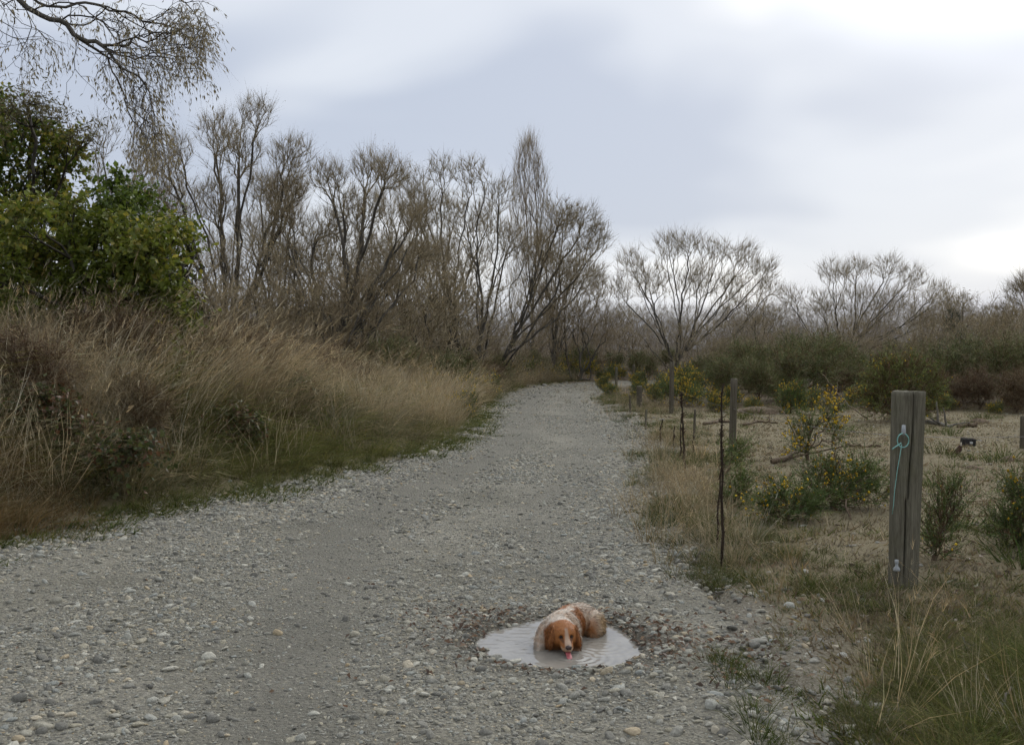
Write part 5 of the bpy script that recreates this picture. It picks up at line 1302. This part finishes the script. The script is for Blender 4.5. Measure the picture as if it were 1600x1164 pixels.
# fallen branches
def branch(pix, radii, seed, label, forks=3, lift=None, mat=None):
    rng = R(seed); pts = []
    for i, q in enumerate(pix):
        px, py = q[0], q[1]; g_ = G(px, py, 0.02); g_[2] = float(ground_z(g_[:1], g_[1:2])[0]) + radii[0] * 0.8 + (q[2] if len(q) > 2 else 0)
        pts.append(g_)
    pts = np.array(pts); o0 = pts[0].copy(); t = np.linspace(0, 1, len(pts)); tf = np.linspace(0, 1, 14)
    p = np.stack([np.interp(tf, t, pts[:, k]) for k in range(3)], 1) - o0; p[1:-1] += rng.normal(0, 0.012, (12, 3))
    so = Soup(); V, Q, T = tube_path(p, np.linspace(radii[0], radii[1], 14), 7); so.add(V, np.concatenate([Q[:, [0, 1, 2]], Q[:, [0, 2, 3]], T]), np.array([0.1, 0.08, 0.06]))
    e_ = plant('fallen_branch', o0, [('limb', so.mesh('limb', mat or M_DEADWOOD))], label, 'branch', 'fallen branches')
    L_ = np.linalg.norm(p[-1])
    for i in range(forks):
        j = rng.integers(4, 12); d = unit(unit(p[-1]) + rng.normal(size=3) * 0.7 + UP * 0.3); l = L_ * rng.uniform(0.2, 0.4)
        q = p[j] + d * l * np.linspace(0, 1, 6)[:, None] + rng.normal(0, 0.006, (6, 3)); q[0] = p[j]
        V, Q, T = tube_path(q, np.linspace(radii[1], radii[1] * 0.4, 6), 5)
        add('side_branch', mesh('side_branch', V, [Q, T], mat or M_DEADWOOD), e_)
    return e_
branch([(1206, 727), (1225, 725), (1250, 714, .05), (1283, 694, .16)], (0.035, 0.015), 701, 'thick brown fallen branch lying under the upright gorse', 3)
branch([(1265, 812), (1272, 798, .06), (1300, 800, .14), (1322, 806, .1), (1330, 818)], (0.014, 0.008), 702, 'thin brown dead branch arching over the low gorse', 3)
branch([(1100, 667), (1125, 662), (1150, 664)], (0.035, 0.02), 703, 'short dark stick at the far side of the pasture behind the second post', 2)
branch([(1162, 668), (1185, 662), (1215, 664)], (0.03, 0.015), 704, 'crooked dark stick to the right of the second fence post', 3)
branch([(1448, 663), (1470, 668), (1487, 671)], (0.045, 0.025), 705, 'pale bundle of sticks lying beyond the thick post', 4, None, M_BARK_PALE)
branch([(1497, 671), (1512, 670), (1526, 671)], (0.04, 0.03), 706, 'short dark log lying in the pasture above the black box', 1)
branch([(1322, 699), (1345, 700), (1376, 701)], (0.025, 0.018), 707, 'straight dark stick left of the thick post', 0)
branch([(1035, 888), (1080, 884), (1118, 884)], (0.012, 0.007), 708, 'grey stick lying across the verge at the foot of the tallest stalk', 2, None, M_BARK_PALE)
branch([(1495, 827), (1520, 827), (1550, 826)], (0.012, 0.008), 709, 'thin pale twig lying in the pasture right of the narrow shrub', 1, None, M_BARK_PALE)
branch([(1355, 655), (1325, 650, .25), (1300, 645, .62), (1285, 642, .85)], (0.016, 0.007), 710, 'grey dead branch leaning up out of the pasture by the round bush', 1)
branch([(500, 768), (515, 764), (524, 758, .02)], (0.012, 0.006), 711, 'small bleached forked twig at the foot of the left bank', 2, None, M_BARK_PALE)
branch([(1528, 1170), (1560, 1150, .05), (1580, 1120, .1)], (0.008, 0.005), 712, 'bleached twig curving up in the near corner grass', 1, None, M_BARK_PALE)

# earth mounds, black box, stump
def mound(px, py, rad, h, seed, label):
    g_ = G(px, py, 0.02); g_[2] = float(ground_z(g_[:1], g_[1:2])[0]) - 0.02; rng = R(seed)
    a = np.arange(22) * 2 * np.pi / 22; V = [np.array([[0, 0, h]])]
    for q in (0.25, 0.5, 0.75, 1.0):
        rr_ = rad * q * (1 + 0.15 * np.sin(3 * a + seed) + 0.1 * rng.normal(size=22))
        V.append(np.stack([rr_ * np.cos(a), 0.8 * rr_ * np.sin(a), h * (1 - q * q) + 0.08 * h * rng.normal(size=22) * (q < 1)], 1))
    V = np.concatenate(V); i = np.arange(22); j = (i + 1) % 22
    T = np.stack([np.zeros(22, int), 1 + i, 1 + j], 1); Q = np.concatenate([np.stack([1 + q * 22 + i, 1 + (q + 1) * 22 + i, 1 + (q + 1) * 22 + j, 1 + q * 22 + j], 1) for q in range(3)])
    tag(add('earth_mound', mesh('earth_mound', V, [T, Q], M_DEADWOOD), None, g_), label, 'mound', 'clods in the pasture')
mound(1530, 662, 0.22, 0.11, 1, 'brown earth clod far off in the pasture beyond the black box')
mound(1577, 722, 0.16, 0.08, 2, 'brown earth clod near the right edge of the pasture')
mound(1519, 733, 0.15, 0.06, 3, 'low grassy clod just below the black box')
mound(1185, 646, 0.6, 0.16, 4, 'pale sandy hump at the edge of the broom thicket')
M_BLK = simple('black_plastic', (0.012, 0.012, 0.014), 0.45)
M_WHT = simple('pale_mark', (0.5, 0.5, 0.5), 0.6)
def box_bm(sx, sy, sz, bev, hollow=False):
    bm = bmesh.new(); bmesh.ops.create_cube(bm, size=1.0)
    bmesh.ops.scale(bm, vec=(sx, sy, sz), verts=bm.verts); bmesh.ops.translate(bm, vec=(0, 0, sz / 2), verts=bm.verts)
    if hollow:
        f = [f for f in bm.faces if f.normal.z > 0.9][0]; r_ = bmesh.ops.inset_individual(bm, faces=[f], thickness=0.012)
        bmesh.ops.translate(bm, vec=(0, 0, -sz * 0.7), verts=f.verts)
    bmesh.ops.bevel(bm, geom=[e_ for e_ in bm.edges], offset=bev, segments=2, affect='EDGES')
    me = bpy.data.meshes.new('box'); bm.to_mesh(me); bm.free(); return me
g_ = G(1512, 698, 0.02); g_[2] = float(ground_z(g_[:1], g_[1:2])[0])
bx = plant('plastic_box', g_, [], 'small black plastic box with a pale mark lying in the pasture', 'box'); bx.rotation_euler = (0.08, 0.05, -0.1)
me = box_bm(0.19, 0.14, 0.115, 0.008, True); me.materials.append(M_BLK); add('body', me, bx)
me = box_bm(0.045, 0.004, 0.03, 0.0015); me.materials.append(M_WHT); add('mark', me, bx, (0.025, -0.072, 0.045))
me = box_bm(0.2, 0.012, 0.02, 0.004); me.materials.append(M_BLK); add('rim', me, bx, (0.0, -0.0735, 0.095))
g_ = G(1497, 711, 0.02); g_[2] = float(ground_z(g_[:1], g_[1:2])[0])
st_ = plant('rotten_stump', g_, [], 'small dark reddish rotten stump with pale splintered tip before the black box', 'stump')
rng = R(77); pts = np.array([(-0.03, 0, -0.02), (-0.015, 0, 0.03), (0.01, 0, 0.07), (0.03, 0.005, 0.11), (0.035, 0, 0.125)])
V, Q, T = tube_path(pts, np.array([0.05, 0.043, 0.033, 0.028, 0.02]), 9); V += rng.normal(0, 0.004, V.shape)
add('wood', mesh('wood', V, [Q, T], simple('rotten_wood', (0.05, 0.02, 0.014), 0.9)), st_)
V, Q, T = tube_path(np.array([(0.033, 0, 0.118), (0.038, 0, 0.15), (0.044, 0, 0.175)]), np.array([0.015, 0.011, 0.003]), 6)
add('splinter', mesh('splinter', V, [Q, T], simple('pale_splinter', (0.42, 0.38, 0.3), 0.8)), st_)
V, Q, T = tube_path(np.array([(-0.04, 0, 0.01), (-0.08, 0, 0.025), (-0.11, -0.01, 0.01)]), np.array([0.014, 0.009, 0.004]), 6)
add('root', mesh('root', V, [Q, T], M_DEADWOOD), st_)

# ------------------------------------------------------------------ the dog
def ell(Pn, c, rad, axx=None):
    q = Pn - np.array(c)
    if axx is not None: q = q @ np.array(axx).T
    rad = np.array(rad); k0 = np.linalg.norm(q / rad, axis=-1); k1 = np.linalg.norm(q / rad ** 2, axis=-1) + 1e-9
    return k0 * (k0 - 1) / k1
def cap(Pn, a, b_, ra, rb):
    a = np.array(a); b_ = np.array(b_); ab = b_ - a; t = np.clip(((Pn - a) @ ab) / (ab @ ab), 0, 1)
    return np.linalg.norm(Pn - a - t[..., None] * ab, axis=-1) - (ra + (rb - ra) * t)
def smin(a, b_, k):
    h = np.clip(0.5 + 0.5 * (b_ - a) / k, 0, 1)
    return b_ + (a - b_) * h - k * h * (1 - h)
def basis(x, z):
    """rows: local axes; x and z are approximate directions"""
    x = unit(np.array(x, float)); z = np.array(z, float); z = unit(z - x * (z @ x)); return np.stack([x, np.cross(z, x), z])
def surface_nets(f, org, vox):
    nx, ny, nz = f.shape; ins = f < 0
    cnt = np.zeros((nx - 1, ny - 1, nz - 1)); acc = np.zeros((nx - 1, ny - 1, nz - 1, 3))
    offs = [(i, j, k) for i in (0, 1) for j in (0, 1) for k in (0, 1)]
    sl = lambda o: f[o[0]:nx - 1 + o[0], o[1]:ny - 1 + o[1], o[2]:nz - 1 + o[2]]
    for a in offs:
        for ax in range(3):
            if a[ax] == 0:
                c = list(a); c[ax] = 1
                fa, fb = sl(a), sl(c); cr = (fa < 0) != (fb < 0)
                t = np.where(cr, fa / np.where(cr, fa - fb, 1), 0)
                p = np.zeros(cr.shape + (3,)); p[...] = a; p[..., ax] = t
                acc += p * cr[..., None]; cnt += cr
    act = cnt > 0; vid = np.full(act.shape, -1); vid[act] = np.arange(act.sum())
    ijk = np.argwhere(act); V = org + (ijk + acc[act] / cnt[act][:, None]) * vox
    Qs = []
    for ax in range(3):
        c = [slice(1, -1)] * 3
        lo = [slice(1, -1)] * 3; hi = [slice(1, -1)] * 3
        lo[ax] = slice(0, -1); hi[ax] = slice(1, None)
        A, B = ins[tuple(lo)], ins[tuple(hi)]
        e_ = np.argwhere(A != B); 
        o_ = np.ones(3, int); o_[ax] = 0; g_ = e_ + o_
        u, w = (ax + 1) % 3, (ax + 2) % 3
        du = np.zeros(3, int); du[u] = 1; dw = np.zeros(3, int); dw[w] = 1
        get = lambda q: vid[q[:, 0], q[:, 1], q[:, 2]]
        qd = np.stack([get(g_ - du - dw), get(g_ - dw), get(g_), get(g_ - du)], 1)
        fl = A[tuple(e_.T)]
        qd[~fl] = qd[~fl][:, ::-1]; Qs.append(qd)
    return V, np.concatenate(Qs)
def make_dog():
    org = np.array([0.06, 5.12, -0.12]); size = np.array([0.52, 0.82, 0.36]); vox = 0.005
    n = (size / vox).astype(int)
    ax = [org[i] + np.arange(n[i]) * vox for i in range(3)]
    Pn = np.stack(np.meshgrid(*ax, indexing='ij'), -1)
    # trunk: chest low in the water, back arched, hips behind and to the right
    fwd = unit(np.array([-0.36, -0.92, 0.0]))
    B = basis(fwd, UP)
    body = ell(Pn, (0.245, 5.475, 0.012), (0.15, 0.098, 0.112), B)
    body = smin(body, ell(Pn, (0.305, 5.61, 0.026), (0.16, 0.084, 0.104), B), 0.05)
    body = smin(body, ell(Pn, (0.375, 5.755, 0.0), (0.11, 0.1, 0.105), B), 0.06)
    body = smin(body, ell(Pn, (0.447, 5.665, -0.008), (0.092, 0.056, 0.1), basis((-0.25, -0.95, -0.3), UP)), 0.016)      # near thigh
    body = smin(body, ell(Pn, (0.305, 5.79, -0.03), (0.09, 0.05, 0.08), B), 0.03)                                          # far thigh
    body = smin(body, cap(Pn, (0.44, 5.60, -0.05), (0.425, 5.66, -0.1), 0.035, 0.026), 0.03)
    # shoulders, forelegs folded under the water
    body = smin(body, ell(Pn, (0.168, 5.44, -0.006), (0.07, 0.042, 0.078), B), 0.022)
    body = smin(body, ell(Pn, (0.318, 5.405, -0.02), (0.07, 0.038, 0.07), B), 0.03)
    body = smin(body, cap(Pn, (0.148, 5.405, 0.004), (0.136, 5.345, -0.055), 0.031, 0.024), 0.016)
    body = smin(body, cap(Pn, (0.142, 5.34, -0.055), (0.17, 5.24, -0.085), 0.024, 0.02), 0.015)
    body = smin(body, cap(Pn, (0.33, 5.37, -0.04), (0.345, 5.25, -0.085), 0.026, 0.02), 0.02)
    # neck dropping to the head
    body = smin(body, cap(Pn, (0.25, 5.43, 0.045), (0.262, 5.365, 0.05), 0.078, 0.058), 0.04)
    # head: skull, brow, stop, muzzle, cheeks, jaw
    hf = unit(np.array([0.15, -0.9, -0.33])); H = basis(hf, UP)
    hc = np.array([0.263, 5.335, 0.060])
    W = lambda x, y, z: hc + H[0] * x + H[1] * y + H[2] * z
    head = ell(Pn, hc, (0.068, 0.06, 0.051), H)
    head = smin(head, ell(Pn, W(0.03, 0.024, 0.022), (0.026, 0.022, 0.02), H), 0.015)
    head = smin(head, ell(Pn, W(0.03, -0.024, 0.022), (0.026, 0.022, 0.02), H), 0.015)
    head = smin(head, cap(Pn, W(0.04, 0, -0.012), W(0.098, 0, -0.016), 0.036, 0.0275), 0.022)
    head = smin(head, ell(Pn, W(0.086, 0.013, -0.024), (0.03, 0.018, 0.019), H), 0.01)       # flews
    head = smin(head, ell(Pn, W(0.086, -0.013, -0.024), (0.03, 0.018, 0.019), H), 0.01)
    head = smin(head, cap(Pn, W(0.02, 0, -0.03), W(0.085, 0, -0.04), 0.028, 0.012), 0.012)
    head = smin(head, ell(Pn, W(0.012, 0.04, -0.022), (0.035, 0.02, 0.03), H), 0.02)
    head = smin(head, ell(Pn, W(0.012, -0.04, -0.022), (0.035, 0.02, 0.03), H), 0.02)
    for sgn in (1, -1):                                                                      # eye sockets
        head = -smin(-head, ell(Pn, W(0.056, sgn * 0.025, 0.014), (0.010, 0.010, 0.008), H), 0.008)
    body = smin(body, head, 0.028)
    # ears: broad hanging flaps
    for sgn in (1, -1):
        e0 = W(-0.008, sgn * 0.051, 0.022); drop = unit(np.array([sgn * 0.0, -0.02, -1.0]) + H[1] * sgn * 0.18 + hf * 0.05)
        E = basis(drop, H[1])
        ear = ell(Pn, e0 + drop * 0.042 + H[1] * sgn * 0.008, (0.058, 0.032, 0.011), E)
        ear = smin(ear, ell(Pn, e0 + drop * 0.065 + H[1] * sgn * 0.009, (0.034, 0.028, 0.011), E), 0.015)
        body = smin(body, ear, 0.010)
    body = smin(body, cap(Pn, (0.395, 5.84, 0.015), (0.40, 5.89, -0.02), 0.026, 0.012), 0.02)   # docked tail
    V, Q = surface_nets(body, org, vox)
    # a light smoothing pass
    E = np.concatenate([Q[:, [0, 1]], Q[:, [1, 2]], Q[:, [2, 3]], Q[:, [3, 0]]])
    for it in range(3):
        s_ = np.zeros_like(V); c_ = np.zeros(len(V)); np.add.at(s_, E[:, 0], V[E[:, 1]]); np.add.at(c_, E[:, 0], 1)
        np.add.at(s_, E[:, 1], V[E[:, 0]]); np.add.at(c_, E[:, 1], 1); V = V * 0.5 + 0.5 * s_ / c_[:, None]
    fn = np.cross(V[Q[:, 2]] - V[Q[:, 0]], V[Q[:, 3]] - V[Q[:, 1]]); Nn = np.zeros_like(V)
    for k in range(4): np.add.at(Nn, Q[:, k], fn)
    Nn = unit(Nn)
    chk = (Nn * (V - V.mean(0))).sum(1).mean()
    if chk < 0: Nn = -Nn; Q = Q[:, ::-1]
    # coat: chestnut head, ears and patches on roan white
    def coat(p, rng):
        n_ = len(p); q = p - hc; hx, hy, hz = q @ H[0], q @ H[1], q @ H[2]
        f1 = vnoise(p[:, 0] * 90 + p[:, 2] * 60, p[:, 1] * 90 + p[:, 2] * 40, 5); f2 = fbm(p[:, 0] * 25 + p[:, 2] * 20, p[:, 1] * 25, 6, 3)
        white = np.array([0.6, 0.53, 0.45]); roan = np.array([0.4, 0.27, 0.18]); ches = np.array([0.30, 0.115, 0.032]); dk = np.array([0.16, 0.058, 0.02]); cream = np.array([0.42, 0.29, 0.16])
        c = white[None] + (roan - white)[None] * (0.8 * sstep(0.4, 0.75, f1 * 0.35 + f2 * 0.75))[:, None]
        def put(w, col):
            nonlocal c
            c = c + (np.array(col)[None] - c) * np.clip(w, 0, 1)[:, None]
        along = (p - np.array([0.245, 5.475, 0.02])) @ (-fwd); sidew = (p - np.array([0.245, 5.475, 0.02])) @ B[1]      # back along the spine; + is one flank
        sd = np.where(True, (p[:, 0] - (0.245 + 0.40 * (p[:, 1] - 5.475))), 0)                                             # right of the spine as seen
        j = 0.04 * (f2 - 0.5)
        put(sstep(0.06, 0.085, along + j) * sstep(0.23, 0.2, along + j) * sstep(0.015, -0.01, sd + j), ches)                # saddle patch, left
        put(sstep(0.06, 0.09, along + j) * sstep(0.19, 0.16, along + j) * sstep(0.03, 0.05, sd + j), ches)                 # flank patch, right
        put(sstep(0.16, 0.2, along + j) * sstep(0.09, 0.03, p[:, 2] + 2 * j) * sstep(0.0, 0.03, sd), cream)                   # haunch feathering
        put(sstep(0.02, -0.03, p[:, 2] + j) * 0.45 * (along > -0.1), cream * 0.75)
        head_w = sstep(-0.07, -0.045, hx + 0.3 * j) * sstep(0.098, 0.088, np.abs(hy)) * (p[:, 1] < 5.42)
        put(head_w * sstep(5.43, 5.39, p[:, 1] + j), ches)
        put(head_w * (np.abs(hy) > 0.052) * 0.35, dk)
        for sg in (1, -1): put(head_w * sstep(0.016, 0.008, np.hypot(hy - sg * 0.0265, (hz - 0.011) * 1.2)) * (hx > 0.03) * 0.8, (0.06, 0.024, 0.012))  # shadow round the eyes, painted into the coat colour
        blaze = sstep(0.012, 0.005, np.abs(hy - 0.001) + 0.15 * j - 0.16 * np.maximum(hx - 0.05, 0)) * sstep(0.02, 0.04, hx) * (hz > -0.03)
        put(head_w * blaze * 0.85, (0.42, 0.31, 0.23))
        put(head_w * sstep(0.085, 0.1, hx) * (hz < -0.012) * 0.6, (0.42, 0.3, 0.2))
        put(sstep(WATER_Z + 0.03, WATER_Z + 0.005, p[:, 2]) * 0.55, (0.12, 0.09, 0.06))                                       # soaked with mud
        return np.clip(c * (0.88 + 0.24 * f1)[:, None], 0.01, 0.9)
    rng = R(888)
    col = coat(V, rng)
    m, nt, bs, out = mat_new('wet_coat')
    at = N(nt, 'ShaderNodeAttribute', attribute_name='Col'); nt.links.new(at.outputs['Color'], bs.inputs['Base Color'])
    bs.inputs['Roughness'].default_value = 0.6; bs.inputs['Specular IOR Level'].default_value = 0.3
    bump(nt, bs, noise(nt, 190, 3, obj_coord(nt), 0.7), 0.5, 0.006)
    o0 = np.array([0.30, 5.55, WATER_Z - 0.06])
    dog = plant('dog', o0, [], 'chestnut and white spaniel-like dog lying in the puddle, lapping muddy water', 'dog')
    add('body', mesh('body', V - o0, [Q], m, col), dog)
    # the coat's longer hair
    w = rng.choice(len(V), 15000, p=np.where(V[:, 2] > WATER_Z - 0.01, 1.0, 0.0) / np.sum(V[:, 2] > WATER_Z - 0.01)); p = V[w] + rng.normal(0, 0.0012, (len(w), 3)); nn = Nn[w]
    q = p - hc; hx, hy, hz = q @ H[0], q @ H[1], q @ H[2]
    ishead = (p[:, 1] < 5.395) & (np.linalg.norm(q, axis=1) < 0.135); ear = ishead & (np.abs(hy) > 0.056)
    back = np.where(ishead[:, None], -hf + 0.3 * UP * 0, -fwd)
    back = np.where(ear[:, None], -UP, back) - UP * np.where(ishead, 0.15, 0.55)[:, None]
    fl = unit(back - nn * (back * nn).sum(1)[:, None]); dd = unit(fl + nn * 0.2 + 0.2 * rng.normal(size=nn.shape))
    face_ = ishead & ~ear
    Lh = np.where(face_, rng.uniform(0.004, 0.008, len(w)), np.where(ear, rng.uniform(0.012, 0.026, len(w)), rng.uniform(0.014, 0.034, len(w)) * (1 + 0.6 * sstep(5.6, 5.68, p[:, 1]))))
    keep = ~(face_ & (hx > 0.045))
    c_ = coat(p, rng) * (rng.uniform(0.75, 1.2, (len(w), 1)) * (0.62 + 0.76 * vnoise(p[:, 0] * 150 + p[:, 2] * 90, p[:, 1] * 110 + p[:, 2] * 130, 44))[:, None])
    so = Soup(); so.add(*ribbons(p[keep] - o0, dd[keep], Lh[keep], np.full(keep.sum(), 0.0026), -nn[keep] * 0.25 - UP * 0.1, c_[keep] * 0.92, c_[keep] * 1.08, rng, 2))
    add('fur', so.mesh('fur', m), dog)
    # nose, eyes, mouth, tongue
    def blob(name, c, rad, axx, mat, sub=3):
        V_, T_ = ico(sub); return add(name, mesh(name, (V_ * np.array(rad)) @ np.array(axx) + c - o0, [T_], mat), dog)
    M_NOSE = simple('dog_nose', (0.045, 0.026, 0.02), 0.35)
    M_EYE = simple('dog_eye', (0.014, 0.007, 0.004), 0.45)
    nose = blob('nose', W(0.1215, 0, -0.004), (0.012, 0.0165, 0.012), H, M_NOSE)
    for sgn in (1, -1):
        blob('nostril', W(0.1315, sgn * 0.007, -0.006), (0.004, 0.004, 0.003), H, simple('nostril', (0.006, 0.004, 0.004), 0.6), 2)
        blob('eye', W(0.052, sgn * 0.0255, 0.0115), (0.0075, 0.009, 0.006), H, M_EYE)
    blob('mouth', W(0.1, 0, -0.046), (0.02, 0.017, 0.010), H, simple('mouth', (0.03, 0.012, 0.01), 0.5), 2)
    M_TON = simple('tongue', (0.33, 0.085, 0.095), 0.4)
    t0 = W(0.09, 0, -0.036); t1 = np.array([0.285, 5.192, WATER_Z - 0.001])
    ts = np.linspace(0, 1, 9); cen = t0 + (t1 - t0) * ts[:, None] + hf * (0.018 * np.sin(np.pi * ts))[:, None]
    wd = np.interp(ts, [0, 0.5, 0.85, 1], [0.012, 0.0145, 0.014, 0.008]); sd = H[1]; VV = []
    for c2, w_ in zip(cen, wd):
        for a in np.arange(8) * np.pi / 4: VV.append(c2 + sd * w_ * math.cos(a) + unit(hf + UP * 0.4) * (0.005 * math.sin(a) - 0.004 * abs(math.cos(a)) * -1) )
    VV = np.array(VV) - o0; i = np.arange(8); j = (i + 1) % 8
    Qt = np.concatenate([np.stack([i + k * 8, j + k * 8, j + (k + 1) * 8, i + (k + 1) * 8], 1) for k in range(8)])
    add('tongue', mesh('tongue', VV, [Qt], M_TON), dog)
    return dog
make_dog()
